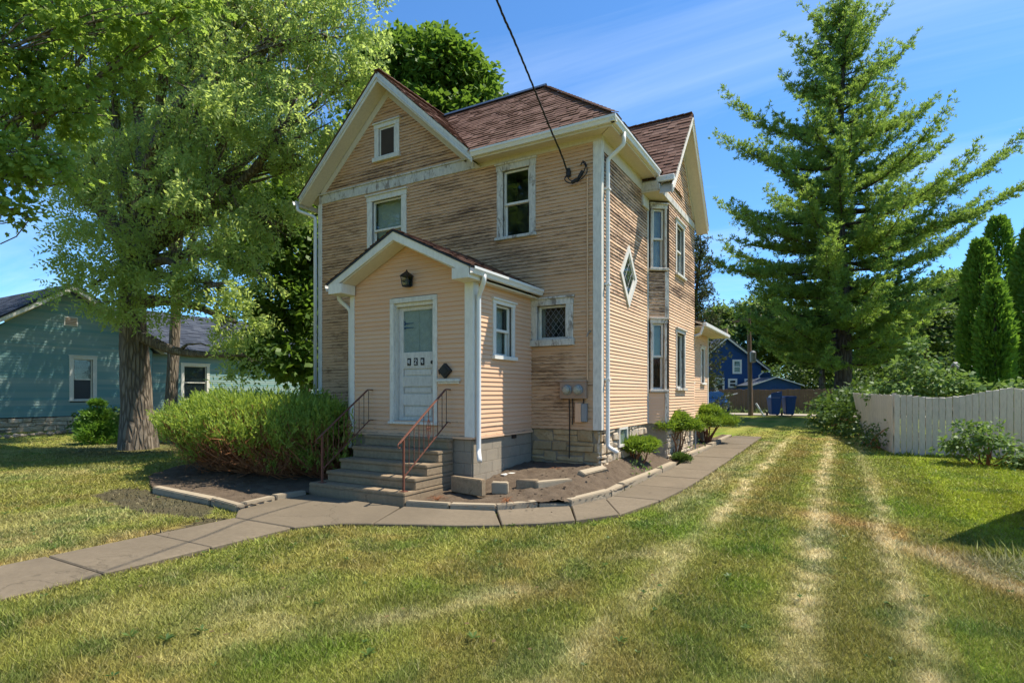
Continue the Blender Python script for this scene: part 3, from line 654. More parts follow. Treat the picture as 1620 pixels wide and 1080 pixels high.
mb = MB(); WRi.box(mb, 2.95, 3.04, ZB, 5.88, 0, .03); mb.build('corner_board', M['trim'], house, bevel=.003)
# ---- canted bay corner and bay face
wa1 = (.075, .475, 4.22, 5.80); wa2 = (.075, .475, 1.38, 3.12)
bang = backing(WAn, 'wall', house, M['sheath'], 0, .525, .655, 5.86, [inner(*wa1, .055, .13), inner(*wa2, .055, .13)])
clad(WAn, bang, M['clap_sunlit'], c_(.03), c_(.44), ZB, 5.86, EX, [rect(.03, .52, 4.2, 5.86), rect(.03, .52, 1.36, 3.14)], lambda u, v: .12 + .8 * float(sstep(2.6, 3.3, v)))
window(house, WAn, *wa1, .055, .13, m=M['trim_bad'], ms=M['trim_new'], back=('curtain', 0, 1, 0, 1), depth=.3, label='narrow upper window on the angled bay corner')
window(house, WAn, *wa2, .055, .13, m=M['trim_bad'], ms=M['trim_new'], back=('shade', 0, 1, .5, 1), depth=.3, label='narrow lower window on the angled bay corner')
mb = MB(); WAn.box(mb, .43, .53, ZB, 1.36, 0, .03); WAn.box(mb, .43, .53, 3.14, 4.2, 0, .03); mb.build('corner_board', M['trim_bad'], house, bevel=.003)
wb1 = (3.98, 4.88, 4.25, 5.66); wb2 = (4.0, 4.97, 1.42, 2.98)
bay = backing(WBa, 'wall', house, M['sheath'], 3.35, 6.115, .655, 5.86, [inner(*wb1, .09, .12), inner(*wb2, .09, .12)])
clad(WBa, bay, M['clap_sunlit'], c_(3.37), c_(6.10), ZB, 5.86, EX, [rect(wb1[0] + .02, wb1[1] - .02, wb1[2] + .02, wb1[3]), rect(wb2[0] + .02, wb2[1] - .02, wb2[2] + .02, wb2[3])], lambda u, v: .14 + .76 * float(sstep(2.6, 4.0, v)))
window(house, WBa, *wb1, .09, .12, m=M['trim'], label='upper bay window in the sunlit side wall')
window(house, WBa, *wb2, .09, .12, style='single', m=M['trim_bad'], ms=M['trim'], back=('curtain', 0, .6, 0, 1), label='tall single pane bay window in the sunlit side wall')
mb = MB(); WBa.prism(mb, [(2.62, 6.02), (6.115, 6.02), (4.37, 8.08)], -.06, 0); bg_ = mb.build('gable_wall', M['sheath'], house)
clad(WBa, bg_, M['clap_sunlit'], lambda z: 4.37 - (8.02 - z) / 1.14, lambda z: 4.37 + (8.02 - z) / 1.14, 6.02, 7.95, EX, [], lambda u, v: .72)
mb = MB(); WBa.box(mb, 2.50, 6.13, 5.865, 6.02, 0, .035); mb.build('frieze', M['trim_bad'], house, bevel=.004)
mb = MB(); mb.prism([(-.03, 2.50, 5.862), (.43, 2.50, 5.862), (.43, 3.42, 5.862), (.36, 3.36, 5.862), (-.02, 3.02, 5.862)], (0, 0, .03)); mb.build('soffit', M['soffit'], house)
mb = MB(); mb.box(-.03, 2.497, 5.895, .398, 2.53, 6.10); mb.box(0.0, 2.52, 5.60, .06, 2.98, 5.86); mb.build('bracket', M['trim_bad'], house, bevel=.01)
gable_trim(WBa, 4.37, 8.24, 1.93, 1.20, .34, house, M['trim_new'], M['soffit'], .12, .17)
# ---- hidden sides
left = backing(WLe, 'wall', house, M['sheath'], -6.1, 0, .55, 6.2); clad(WLe, left, M['clap'], c_(-6.1), c_(-.12), ZB, 6.12, .14, [], lambda u, v: .5, 0)
WBk = WF((0, 6.115, 0), (-1, 0, 0), (0, 1, 0)); backing(WBk, 'wall', house, M['clap_porch'], -.4, 7.544, .3, 8.0)
# ---- rear wing
wr1 = (6.75, 7.25, 1.62, 2.95); wr2 = (8.35, 8.95, 1.62, 2.85)
rear = backing(WRe, 'wall', house, M['sheath'], 6.115, 9.55, .3, 3.45, [inner(*wr1, .07, .1), inner(*wr2, .07, .1)])
clad(WRe, rear, M['clap_sunlit'], c_(6.12), c_(9.45), .62, 3.3, EX, [rect(*wr1), rect(*wr2)], lambda u, v: .15)
window(house, WRe, *wr1, .07, .1, m=M['trim_new'], label='near window of the low rear wing'); window(house, WRe, *wr2, .07, .1, m=M['trim_new'], label='far window of the low rear wing')
mb = MB(); WRe.box(mb, 9.45, 9.57, .62, 3.3, 0, .03); mb.build('corner_board', M['trim'], house)
mb = MB(); mb.box(-5.9, 6.17, .3, .036, 9.5, 3.4); mb.build('wall', M['clap_porch'], house)
mb = MB(); slab(mb, [(.62, 6.14, 3.30), (.62, 10.15, 3.30), (-2.8, 10.15, 4.5), (-2.8, 6.14, 4.5)], .05); slab(mb, [(-6.3, 6.14, 3.30), (-6.3, 10.15, 3.30), (-2.8, 10.15, 4.5), (-2.8, 6.14, 4.5)], .05); rr = mb.build('roof', M['soffit'], house)
mb = MB(); shingles(mb, Vector((.64, 6.14, 3.31)), (0, 1, 0), (-3.42, 0, 1.2), [(0, 0), (4.0, 0), (4.0, 3.6), (0, 3.6)], .15); mb.build('shingles', M['shingle'], rr, kind='stuff')
mb = MB(); mb.box(.12, 6.2, 3.20, .60, 10.1, 3.235); mb.build('soffit', M['soffit'], house)
mb = MB(); mb.bar((.66, 6.2, 3.26), (.66, 10.15, 3.26), .11, .11); mb.tube([(.62, 6.22, 3.2), (.55, 6.22, 3.0), (.22, 6.22, 2.9), (.16, 6.22, 2.7), (.16, 6.22, .1)], .045, 8); mb.build('gutter', M['gutter'], house, bevel=.015)
# ---- main roofs: deck slabs, shingles laid on them
RZ, RY = 8.68, 2.12
mb = MB()
slab(mb, [(-2.70, -.40, 6.33), (.42, -.40, 6.33), (-2.20, RY, RZ), (GA, RY, RZ)], .05)
slab(mb, [(.42, -.40, 6.33), (.42, 4.70, 6.33), (-2.20, RY, RZ)], .05)
slab(mb, [(GA, -.40, RZ), (GA, RY, RZ), (-2.62, -.40, 6.27)], .05)
slab(mb, [(GA, -.40, RZ), (-7.86, -.40, 6.24), (-7.86, 4.8, 6.24), (GA, 4.8, RZ)], .05)
slab(mb, [(GA, RY, RZ), (-2.2, RY, RZ), (.42, 4.7, 6.33), (GA, 4.7, 6.33)], .05)
GR = 8.27
slab(mb, [(.74, 2.60, 6.151), (.74, 4.37, GR), (-4.0, 4.37, GR), (-4.0, 2.60, 6.151)], .05)
slab(mb, [(.74, 6.30, 5.96), (.74, 4.37, GR), (-5.0, 4.37, GR), (-5.0, 6.30, 5.96)], .05)
roof = mb.build('roof', M['trim'], house)
mb = MB()
sl_f = Vector((0, RY + .40, RZ - 6.33)); lf = sl_f.length
shingles(mb, Vector((-2.70, -.43, 6.315)), (1, 0, 0), sl_f, [(-.02, 0), (3.14, 0), (.50, lf), (GA + 2.70, lf)])
sl_h = Vector((-2.62, 0, RZ - 6.33)); lh = sl_h.length
shingles(mb, Vector((.45, -.40, 6.315)), (0, 1, 0), sl_h, [(0, 0), (5.1, 0), (2.54, lh), (2.50, lh)])
sl_g = Vector((-2.62, 0, RZ - 6.27)); lg = sl_g.length
shingles(mb, Vector((-2.60, -.42, 6.27)), (0, 1, 0), sl_g, [(0, 0), (.05, 0), (2.56, lg), (0, lg)])
sl_l = Vector((2.62, 0, RZ - 6.24)); ll = sl_l.length
shingles(mb, Vector((-7.89, -.42, 6.235)), (0, 1, 0), sl_l, [(0, 0), (5.2, 0), (5.2, ll), (0, ll)], .2, .4)
sl_r = Vector((0, 1.93, GR - 5.96)); lr = sl_r.length
shingles(mb, Vector((.76, 2.43, 5.965)), (-1, 0, 0), sl_r, [(0, .24), (3.2, .24), (3.2, lr), (0, lr)])
shingles(mb, Vector((.76, 6.31, 5.965)), (-1, 0, 0), Vector((0, -1.93, GR - 5.96)), [(0, 0), (3.6, 0), (3.6, lr), (0, lr)], .2, .4)
mb.build('shingles', M['shingle'], roof, kind='stuff')
mb = MB()
def cap(a, b, w=.15):
    mb.bar(a, b, w, .022)
mb.bar((GA, RY - .07, RZ + .02), (-2.18, RY - .07, RZ + .02), .16, .02, (0, -.68, .73)); mb.bar((GA, RY + .05, RZ + .02), (-2.18, RY + .05, RZ + .02), .16, .02, (0, .68, .73))
mb.build('ridge_cap', M['flash'], house)
mb = MB(); n_ = 22
for i in range(n_):   # hip shingles
    a = Vector((.42, -.40, 6.36)).lerp(Vector((-2.2, RY, RZ + .03)), i / n_); b = Vector((.42, -.40, 6.36)).lerp(Vector((-2.2, RY, RZ + .03)), (i + 1.1) / n_)
    mb.bar(a + Vector((0, 0, .012)), b - Vector((0, 0, .0)), .17, .012, (.45, -.45, .75))
for i in range(16):
    x0 = .74 - i * .2; mb.bar((x0, 4.37, GR + .03), (x0 - .21, 4.37, GR + .018), .16, .016)
for i in range(12):
    y0 = -.42 + i * .22; mb.bar((GA, y0, RZ + .035), (GA, y0 + .23, RZ + .022), .17, .016)
mb.build('hip_caps', M['shingle'], roof, kind='stuff')
# eave boxes, gutters, downspouts
mb = MB(); mb.prism([(-2.72, -.02, 6.20), (.02, -.02, 6.20), (.33, -.33, 6.20), (-2.72, -.33, 6.20)], (0, 0, .03)); mb.prism([(.02, .0, 6.19), (.33, -.32, 6.19), (.33, 2.535, 6.19), (.02, 2.535, 6.19)], (0, 0, .03)); mb.build('soffit', M['soffit'], house)
mb = MB(); mb.box(-2.72, -.345, 6.16, .345, -.315, 6.33); mb.box(.315, -.313, 6.16, .345, 2.50, 6.33); mb.build('fascia', M['soffit'], house)
def gutter(a, b, out, name='gutter'):
    """a K-shaped open trough from a to b; out = outward unit vector"""
    a = Vector(a); b = Vector(b); o = Vector(out); z = Vector((0, 0, 1)); mb = MB()
    pr = [(0, .115), (0, 0), (.065, 0), (.085, .05), (.105, .075), (.105, .115), (.095, .115), (.095, .08), (.075, .055), (.057, .012), (.010, .012), (.010, .115)]
    mb.prism([a + o * x + z * y for x, y in pr], b - a); return mb.build(name, M['gutter'], house)
gutter((-2.66, -.347, 6.20), (.45, -.347, 6.20), (0, -1, 0)); gutter((.347, -.45, 6.20), (.347, 2.56, 6.20), (1, 0, 0))
gutter((-7.93, -.44, 6.06), (-7.93, 4.8, 6.06), (-1, 0, 0))
mb = MB(); mb.box(.345, 2.52, 6.06, .745, 2.60, 6.19); mb.build('gutter_return', M['gutter'], house, bevel=.01)
def spout(pts, name='downspout', r=.042): 
    q = []
    for i, p in enumerate(pts):
        p = Vector(p)
        if 0 < i < len(pts) - 1:
            a = Vector(pts[i - 1]); b = Vector(pts[i + 1]); q += [p + (a - p).normalized() * min(.07, (a - p).length * .4), p + ((a - p).normalized() + (b - p).normalized()) * .012, p + (b - p).normalized() * min(.07, (b - p).length * .4)]
        else: q.append(p)
    mb = MB(); mb.tube(q, r, 8); mb.build(name, M['gutter'], house, smooth=True)
spout([(.40, .16, 6.22), (.40, .16, 6.0), (.085, .155, 5.78), (.085, .155, .34), (.30, .10, .24)])
spout([(-7.95, -.36, 6.08), (-7.95, -.36, 5.95), (-7.60, -.10, 5.80), (-7.60, -.10, .1)])
mb = MB()
for z in (1.6, 3.4, 5.2): mb.box(.03, .10, z, .135, .21, z + .035)
mb.build('strap', M['gutter'], house)
# ---- foundation of the main house
fnd = MB(); fnd.box(-1.60, .03, -.6, -.03, .30, .66); fnd.box(-7.5, .03, -.6, -1.7, .30, .66); fnd.box(-.30, .06, -.6, -.03, 2.98, .66); fnd.prism([(-.03, 2.98, -.6), (.36, 3.32, -.6), (.36, 6.1, -.6), (-.3, 6.1, -.6), (-.3, 2.98, -.6)], (0, 0, 1.26)); fnd.box(-.3, 6.12, -.6, .07, 9.5, .62)
fnd = fnd.build('foundation', M['mortar'], house)
def masonry(W, u0, u1, v0, v1, m, h=(.13, .2), l=(.22, .55), proud=(.015, .05), holes=(), rough=.012, name='stone'):
    v = v0
    while v < v1 - .04:
        hh = min(random.uniform(*h), v1 - v); 
        if v1 - v - hh < .06: hh = v1 - v
        u = u0 - random.uniform(0, .15)
        while u < u1 - .03:
            ll_ = random.uniform(*l); a, b = max(u, u0), min(u + ll_, u1); u += ll_
            if b - a < .05: continue
            cu, cv = (a + b) / 2, v + hh / 2
            if any(x0 - .03 < cu < x1 + .03 and y0 - .05 < cv < y1 + .05 for x0, x1, y0, y1 in holes): continue
            if rough > .015 and random.random() < .3 and hh > .15:
                hm = hh * random.uniform(.4, .6); parts_ = [(v, hm), (v + hm, hh - hm)]
            else: parts_ = [(v, hh)]
            for v_, h_ in parts_:
             pr = random.uniform(*proud); r = lambda k=rough: random.uniform(-k, k); g = .007
             mb = MB(); mb.hexa([W.p(x + r(), y + r(), w + (r() if w else 0)) for y in (v_ + g, v_ + h_ - g) for x, w in ((a + g, -.04), (b - g, -.04), (b - g, pr), (a + g, pr))])
             mb.build(name, m, fnd, bevel=.016 if rough > .005 else .005)
        v += hh
masonry(WF((0, .03, 0), (1, 0, 0), (0, -1, 0)), -1.46, .0, -.16, .65, M['lime'], (.12, .27), (.22, .62), (.0, .045), (), .020)
masonry(WF((-.03, 0, 0), (0, 1, 0), (1, 0, 0)), .0, 2.98, -.30, .65, M['rubble'], (.10, .23), (.16, .46), (.005, .05), RS, .018)
masonry(WF((.36, 0, 0), (0, 1, 0), (1, 0, 0)), 3.34, 6.1, -.30, .645, M['rubble'], (.12, .2), (.2, .45), (.005, .04), [(5.2, 5.6, .3, .66)], .016)
masonry(WF((-.022, 3.028, 0), (.40, .34, 0), (.34, -.40, 0)), .0, .50, -.3, .65, M['rubble'], (.12, .2), (.2, .4), (.0, .03), (), .016)
bw = RS[0]; WB2 = WF((.012, 0, 0), (0, 1, 0), (1, 0, 0)); mb = MB()
WB2.box(mb, bw[0], bw[0] + .05, bw[2], bw[3], -.05, .012); WB2.box(mb, bw[1] - .05, bw[1], bw[2], bw[3], -.05, .012); WB2.box(mb, bw[0] + .05, bw[1] - .05, bw[2], bw[2] + .05, -.05, .01); WB2.box(mb, bw[0] + .05, bw[1] - .05, bw[3] - .05, bw[3], -.05, .01)
bwo = mb.build('window', M['trim'], house, label='small basement window in the stone foundation')
mb = MB(); WB2.box(mb, bw[0] + .045, bw[1] - .045, bw[2] + .045, bw[3] - .045, -.025, -.018); mb.build('pane', M['glass'], bwo)
mb = MB(); WB2.box(mb, bw[0] + .045, bw[1] - .045, bw[2] + .045, bw[3] - .045, -.04, -.034); mb.build('blind', M['shade'], bwo)
# ---- enclosed entry porch
dr = (-3.28, -2.20, .84, 3.08)
pf = backing(WPF, 'porch_wall', house, M['sheath'], -4.28, -1.472, .58, 3.28, [(dr[0] + .08, dr[1] - .08, dr[2], dr[3] - .08)])
PC = -2.876
mb = MB(); WPF.prism(mb, [(-4.28, 3.28), (-1.472, 3.28), (PC, 3.985)], -.06, 0); mb.build('porch_gable', M['sheath'], house)
lo = lambda z: -4.19 if z < 3.2 else max(-4.19, PC - (4.07 - z) / .49); hi = lambda z: -1.60 if z < 3.2 else min(-1.60, PC + (4.07 - z) / .49)
clad(WPF, pf, M['clap_porch'], lo, hi, .615, 4.05, .079, [rect(dr[0] + .02, dr[1] - .02, dr[2] - .02, dr[3])], lambda u, v: .16 + .55 * float(sstep(1.0, .75, v)))
pw = (-1.50, -.72, 1.96, 3.06)
ps = backing(WPS, 'porch_wall', house, M['sheath'], -2.115, 0, .58, 3.35, [inner(*pw, .10, .10, .07)])
clad(WPS, ps, M['clap_porch'], c_(-1.97), c_(-.005), .615, 3.30, .079, [rect(pw[0] + .02, pw[1] - .02, pw[2] + .02, pw[3])], lambda u, v: .22 + .4 * float(sstep(.95, .7, v)))
window(house, WPS, *pw, .10, .10, .07, m=M['trim_new'], rec=.07, back=('curtain', 0, 1, 0, 1), depth=.4, label='white sash window in the sunlit side of the entry')
pl = backing(WPL, 'porch_wall', house, M['sheath'], 0, 2.115, .58, 3.3); clad(WPL, pl, M['clap_porch'], c_(.02), c_(2.0), .615, 3.3, .079, [], lambda u, v: .2, 0)
mb = MB(); WPF.box(mb, -4.29, -4.18, .60, 3.22, 0, .032); mb.build('corner_board', M['trim_new'], house, bevel=.004)
mb = MB(); WPF.box(mb, -1.615, -1.44, .60, 3.24, 0, .032); WPS.box(mb, -2.115, -1.97, .60, 3.24, 0, .032); mb.build('corner_board', M['trim_new'], house, bevel=.004)
mb = MB()       # soffits and fascia of the porch roof
PE, PS_, PA = 1.60, .49, 4.20
for s in (-1, 1):
    e = (PC + s * PE, PA - PE * PS_)
    mbb = MB(); WPF.prism(mbb, [(PC, PA), e, (e[0], e[1] - .15), (PC, PA - .17)], .37, .40); mbb.build('barge_board', M['trim_new'], house, bevel=.004)
    mbb = MB(); WPF.prism(mbb, [(PC, PA - .16), (e[0] - s * .05, e[1] - .135), (e[0] - s * .05, e[1] - .155), (PC, PA - .185)], .034, .368); mbb.build('soffit', M['soffit'], house)
    mbb = MB(); x0, x1 = sorted((e[0], PC + s * 1.26)); WPF.box(mbb, x0, x1, e[1] - .20, e[1] - .02, .04, .402 if s < 0 else .402); mbb.build('eave_return', M['trim_new'], house, bevel=.004)
    mbb = MB(); x0, x1 = sorted((PC + s * 1.38, PC + s * 1.57)); mbb.box(x0, -2.07, e[1] - .19, x1, -.03, e[1] - .16); mbb.build('soffit', M['soffit'], house)
mb = MB(); slab(mb, [(PC, -2.53, PA + .012), (PC + PE + .04, -2.53, PA - (PE + .04) * PS_ + .012), (PC + PE + .04, -.03, PA - (PE + .04) * PS_ + .012), (PC, -.03, PA + .012)], .03)
slab(mb, [(PC, -2.53, PA + .012), (PC - PE - .04, -2.53, PA - (PE + .04) * PS_ + .012), (PC - PE - .04, -.03, PA - (PE + .04) * PS_ + .012), (PC, -.03, PA + .012)], .03)
proof = mb.build('porch_roof', M['flash'], house)
mb = MB(); sp_ = Vector((-1, 0, PS_)); lp = sp_.length * (PE + .05)
shingles(mb, Vector((PC + PE + .05, -2.54, PA - (PE + .05) * PS_ + .015)), (0, 1, 0), sp_, [(0, 0), (2.5, 0), (2.5, lp), (0, lp)])
shingles(mb, Vector((PC - PE - .05, -2.54, PA - (PE + .05) * PS_ + .015)), (0, 1, 0), Vector((1, 0, PS_)), [(0, 0), (2.5, 0), (2.5, lp), (0, lp)])
mb.build('shingles', M['shingle'], proof, kind='stuff')
ez = PA - PE * PS_
gutter((PC + PE + .005, -2.50, ez - .135), (PC + PE + .005, -.03, ez - .135), (1, 0, 0)); gutter((PC - PE - .005, -2.50, ez - .135), (PC - PE - .005, -.03, ez - .135), (-1, 0, 0))
spout([(PC + PE + .06, -2.16, ez - .10), (PC + PE + .06, -2.16, ez - .22), (-1.385, -2.06, ez - .42), (-1.385, -2.06, .36), (-1.22, -2.28, .24)])
spout([(PC - PE - .05, -2.2, ez - .10), (PC - PE - .05, -2.2, ez - .25), (-4.34, -2.08, ez - .45), (-4.34, -2.08, .3)])
mb = MB(); mb.box(-4.25, -2.08, -.6, -1.50, -.02, .59); pfn = mb.build('porch_foundation', M['mortar'], house)
r_ = 0; z = -.24
while z < .58:
    zt = min(z + .2, .59)
    for W, a, b in ((WF((-1.50, 0, 0), (0, 1, 0), (1, 0, 0)), -2.085, 0), (WF((0, -2.08, 0), (1, 0, 0), (0, -1, 0)), -4.25, -1.50)):
        u = a - (.2 if r_ % 2 else 0)
        while u < b - .02:
            l0, l1 = max(u, a), min(u + .4, b); u += .4
            if l1 - l0 > .03: m_ = MB(); W.box(m_, l0 + .002, l1 - .002, z + .002, zt - .002, -.02, .026, random.uniform(0, .4)); m_.build('block', M['block'], pfn, bevel=.003)
    z += .2; r_ += 1
mb = MB(); WPS.box(mb, -.80, -.64, .50, .60, .004, .02); mb.build('vent', M['black'], house)
mb = MB(); WPF.box(mb, -4.28, -1.46, .575, .612, -.02, .045); WPS.box(mb, -2.115, 0, .575, .612, -.02, .04); mb.build('water_table', M['clap_porch'], house)
# ---- front door
DU0, DU1, DV0, DV1 = dr
mb = MB(); WPF.box(mb, DU0, DU0 + .09, DV0, DV1 - .09, -.02, .036); WPF.box(mb, DU1 - .09, DU1, DV0, DV1 - .09, -.02, .036); WPF.box(mb, DU0, DU1, DV1 - .09, DV1, -.02, .04)
for l, r in ((DU0 + .078, DU0 + .10), (DU1 - .10, DU1 - .078)): WPF.box(mb, l, r, DV0, DV1 - .08, -.19, -.021)
WPF.box(mb, DU0 + .10, DU1 - .10, DV1 - .15, DV1 - .09, -.19, -.022)
WPF.box(mb, DU0 - .02, DU1 + .02, DV0 - .045, DV0, -.15, .07); mb.build('door_frame', M['trim'], house, bevel=.004)
a, b = DU0 + .105, DU1 - .105; g0, g1, h0, h1 = -2.985, -2.435 + .06, 2.10, 2.86
W = WPF; mb = MB(); D0, D1 = -.15, -.105
W.box(mb, a, a + .10, DV0 + .015, DV1 - .155, D0, D1); W.box(mb, b - .10, b, DV0 + .015, DV1 - .155, D0, D1)
rails = [(DV0 + .015, .92), (1.13, 1.34), (1.475, 1.66), (1.80, 1.835), (1.835, h0), (h1, DV1 - .155)]
for z0, z1 in rails: W.box(mb, a + .10, b - .10, z0 + .001, z1, D0, D1 - .002)
for z0, z1 in ((.92, 1.13), (1.34, 1.475), (1.66, 1.80)):
    W.box(mb, a + .10, b - .10, z0, z1, D0, D1 - .03); W.box(mb, a + .125, b - .125, z0 + .025, z1 - .025, D1 - .031, D1 - .012)
door = mb.build('door', M['door'], house, bevel=.004, label='worn white panelled front door with a large upper pane')
mb = MB(); W.box(mb, a + .095, b - .095, h0 - .005, h1 + .005, D1 - .028, D1 - .022); mb.build('pane', M['glass'], door)
mb = MB(); W.box(mb, a + .095, b - .095, h0 - .005, h1 + .005, D0 + .002, D0 + .01); mb.build('blind', M['curtain'], door)
mb = MB(); W.box(mb, (a + b) / 2 + .02, (a + b) / 2 + .026, h0, h1, D1 - .036, D1 - .03); mb.build('curtain_seam', M['shade'], door)
mb = MB()
for zc in (2.63, 2.55): mb.add([W.p(a + .11, zc - .012, D1 - .0195), W.p(a + .33, zc - .003, D1 - .0195), W.p(a + .33, zc + .006, D1 - .0195), W.p(a + .11, zc + .014, D1 - .0195)], [(0, 1, 2, 3)])
for zc in (2.55, 2.61, 2.66): W.box(mb, a + .103, a + .135, zc - .018, zc + .018, D1 - .0212, D1 - .0205)
mb.build('painted_reflection', M['car'], door)  # flag-like reflection in the pane, painted on as blue stripes and squares
mb = MB(); mb.lathe([(.0, 0), (.025, 0), (.028, .01), (.012, .02), (.012, .045), (.03, .055), (.034, .075), (.024, .092), (0, .095)], n=14); KM = Matrix.Translation(W.p(b - .05, 1.90, D1 - .002)) @ Matrix.Rotation(R(90), 4, 'X'); mb.V = [tuple(KM @ Vector(v)) for v in mb.V]; mb.build('handle', M['black'], door, smooth=True)
mb = MB(); W.box(mb, b - .065, b - .035, 2.02, 2.08, D1 - .001, D1 + .006); mb.build('lock_plate', M['black'], door)
STROKES = {'4': [((.2, 1), (.0, .35)), ((0, .35), (1, .35)), ((.72, 1), (.72, 0))], '2': [((0, .8), (.2, 1)), ((.2, 1), (.8, 1)), ((.8, 1), (1, .75)), ((1, .75), (.0, 0)), ((0, 0), (1, 0))]}
for i, ch in enumerate('424'):
    uc = -2.78 + (i - 1) * .155; zc = 1.925; mb = MB(); W.box(mb, uc - .042, uc + .042, zc - .068, zc + .068, D1 - .002, D1 + .006); W.box(mb, uc - .030, uc + .030, zc - .054, zc + .054, D1 + .0065, D1 + .0075)
    pm = mb.build('number_plate', M['black'], door, bevel=.004)
    mb = MB()
    for (x0, y0), (x1, y1) in STROKES[ch]:
        p0 = W.p(uc - .022 + .044 * x0, zc - .038 + .076 * y0, D1 + .010); p1 = W.p(uc - .022 + .044 * x1, zc - .038 + .076 * y1, D1 + .010); mb.bar(p0, p1, .013, .004, (0, -1, 0))
    mb.build('digit', M['white'], door)
flush_boards()
# ================================================================== THINGS AT THE ENTRANCE
steps = thing('concrete_steps', 'five worn concrete steps leading up to the white front door', 'steps', (-2.85, -2.8, -.37))
SX1 = -1.84
for x0, yf, z0, z1 in ((-3.94, -3.43, -.47, -.165), (-3.81, -3.177, -.165, .016), (-3.80, -2.893, .016, .20), (-3.795, -2.592, .20, .395), (-3.785, -2.305, .395, .585)):
    mb = MB(); nose = .0 if z0 < -.3 else .02
    mb.box(x0 + nose, yf + nose, z0 + .003, SX1 - nose * .5, -2.15, z1 - .055); mb.box(x0, yf, z1 - .054, SX1, -2.15, z1)
    mb.build('step', M['step'], steps, bevel=.012, segs=2)
def railing(x, label, side):
    t = thing('handrail', label, 'railing', (x, -3.33, -.16))
    y0, zb, y1, zt = -3.335, -.165, -2.03, 1.405
    sl_ = (1.42 - .66) / (2.25 - 3.335) ; f = lambda y: .655 + (y - y0) * (1.42 - .655) / (-2.25 - y0); g = lambda y: f(y) - .60
    mb = MB(); mb.box(x - .014, y0 - .014, zb, x + .014, y0 + .014, f(y0)); mb.box(x - .05, y0 - .05, zb, x + .05, y0 + .05, zb + .012); mb.build('post', M['iron'], t)
    mb = MB(); mb.box(x - .014, y1 - .014, .585, x + .014, y1 + .014, zt); mb.build('post', M['black'], t)
    mb = MB(); mb.bar((x, y0 - .10, f(y0 - .10)), (x, -2.25, 1.42), .04, .018); mb.bar((x, -2.25, 1.42), (x, y1 + .02, 1.41), .038, .018)
    a = [(x, y0 - .10 - .035 * math.sin(k * .55), f(y0 - .10) - .035 + .035 * math.cos(k * .55)) for k in range(8)]; mb.tube(a, .011, 6); mb.build('rail', M['iron'], t, bevel=.004)
    mb = MB(); mb.bar((x, y0 + .01, g(y0 + .01)), (x, -2.20, g(-2.20)), .022, .012); mb.bar((x, -2.20, g(-2.20)), (x, y1, g(-2.20) - .02), .022, .012); mb.build('rail', M['iron'], t)
    n = 9
    for i in range(n):
        y = y0 + .125 + i * .122; zt_ = f(y) if y < -2.25 else 1.41
        if y > y1 - .03: break
        zl = g(y) if y < -2.2 else g(-2.2) - .01
        mb = MB(); mb.tube([(x, y, zl), (x, y, zt_ - .01)], .0065, 5); mb.build('baluster', M['iron'] if y < -2.4 else M['black'], t)
    yc = y0 + .125 + 4 * .122; zc = (f(yc) + g(yc)) / 2 - .02; mb = MB()      # scrolled basket ornament
    for s in (1, -1):
        mb.tube([(x, yc + s * (.055 * math.sin(k / 12 * math.pi)), zc - .17 + .34 * k / 12) for k in range(13)], .006, 5)
        mb.tube([(x, yc + s * (.045 - .03 * k / 10) * math.cos(k * .62) , zc + .045 * math.sin(k * .62) * (1 - k / 14)) for k in range(11)], .005, 5)
    mb.build('scroll', M['iron'], t)
railing(-1.93, 'rusty iron handrail on the side of the steps nearer the driveway', 1); railing(-3.72, 'dark iron handrail of the steps half hidden by the juniper bush', -1)
# the low black rail across the landing, fixed under the door
lt = thing('wall_lantern', 'black wall lantern above the front door', 'lamp', (-2.79, -2.14, 3.37))
mb = MB(); mb.box(-2.835, -2.155, 3.27, -2.745, -2.138, 3.46); mb.box(-2.80, -2.22, 3.43, -2.78, -2.14, 3.45); mb.build('bracket', M['black'], lt, bevel=.004)
mb = MB(); c = (-2.79, -2.25)
for i, j in ((-1, -1), (1, -1), (1, 1), (-1, 1)): mb.bar((c[0] + i * .055, c[1] + j * .055, 3.26), (c[0] + i * .075, c[1] + j * .075, 3.43), .014, .014)
for z, h in ((3.265, .055), (3.345, .066), (3.43, .077)):
    for k in range(4):
        P = [(-1, -1), (1, -1), (1, 1), (-1, 1), (-1, -1)]; mb.bar((c[0] + P[k][0] * h, c[1] + P[k][1] * h, z), (c[0] + P[k + 1][0] * h, c[1] + P[k + 1][1] * h, z), .012, .012)
mb.box(c[0] - .055, c[1] - .055, 3.245, c[0] + .055, c[1] + .055, 3.26); mb.build('cage', M['black'], lt)
mb = MB(); z = 3.435; q = .092; mb.add([(c[0] - q, c[1] - q, z), (c[0] + q, c[1] - q, z), (c[0] + q, c[1] + q, z), (c[0] - q, c[1] + q, z), (c[0], c[1], z + .10)], [(3, 2, 1, 0), (0, 1, 4), (1, 2, 4), (2, 3, 4), (3, 0, 4)]); mb.lathe([(.012, 0), (.018, .02), (0, .035)], (c[0], c[1], z + .085), 8); mb.build('cap', M['black'], lt)
mb = MB(); mb.lathe([(.018, 0), (.02, .05), (.034, .085), (.026, .12), (0, .13)], (c[0], c[1], 3.262), 10); mb.build('bulb', M['mglass'], lt, smooth=True)
mb = MB()
for i, j in ((0, -1), (1, 0), (0, 1), (-1, 0)):
    mb.bar((c[0] + i * .052, c[1] + j * .052, 3.27), (c[0] + i * .072, c[1] + j * .072, 3.42), .1 if j else .003, .1 if i else .003)
mb.build('pane', M['glass'], lt)
bx = thing('mailbox', 'black diamond shaped mailbox beside the front door', 'mailbox', (-2.0, -2.14, 1.73))
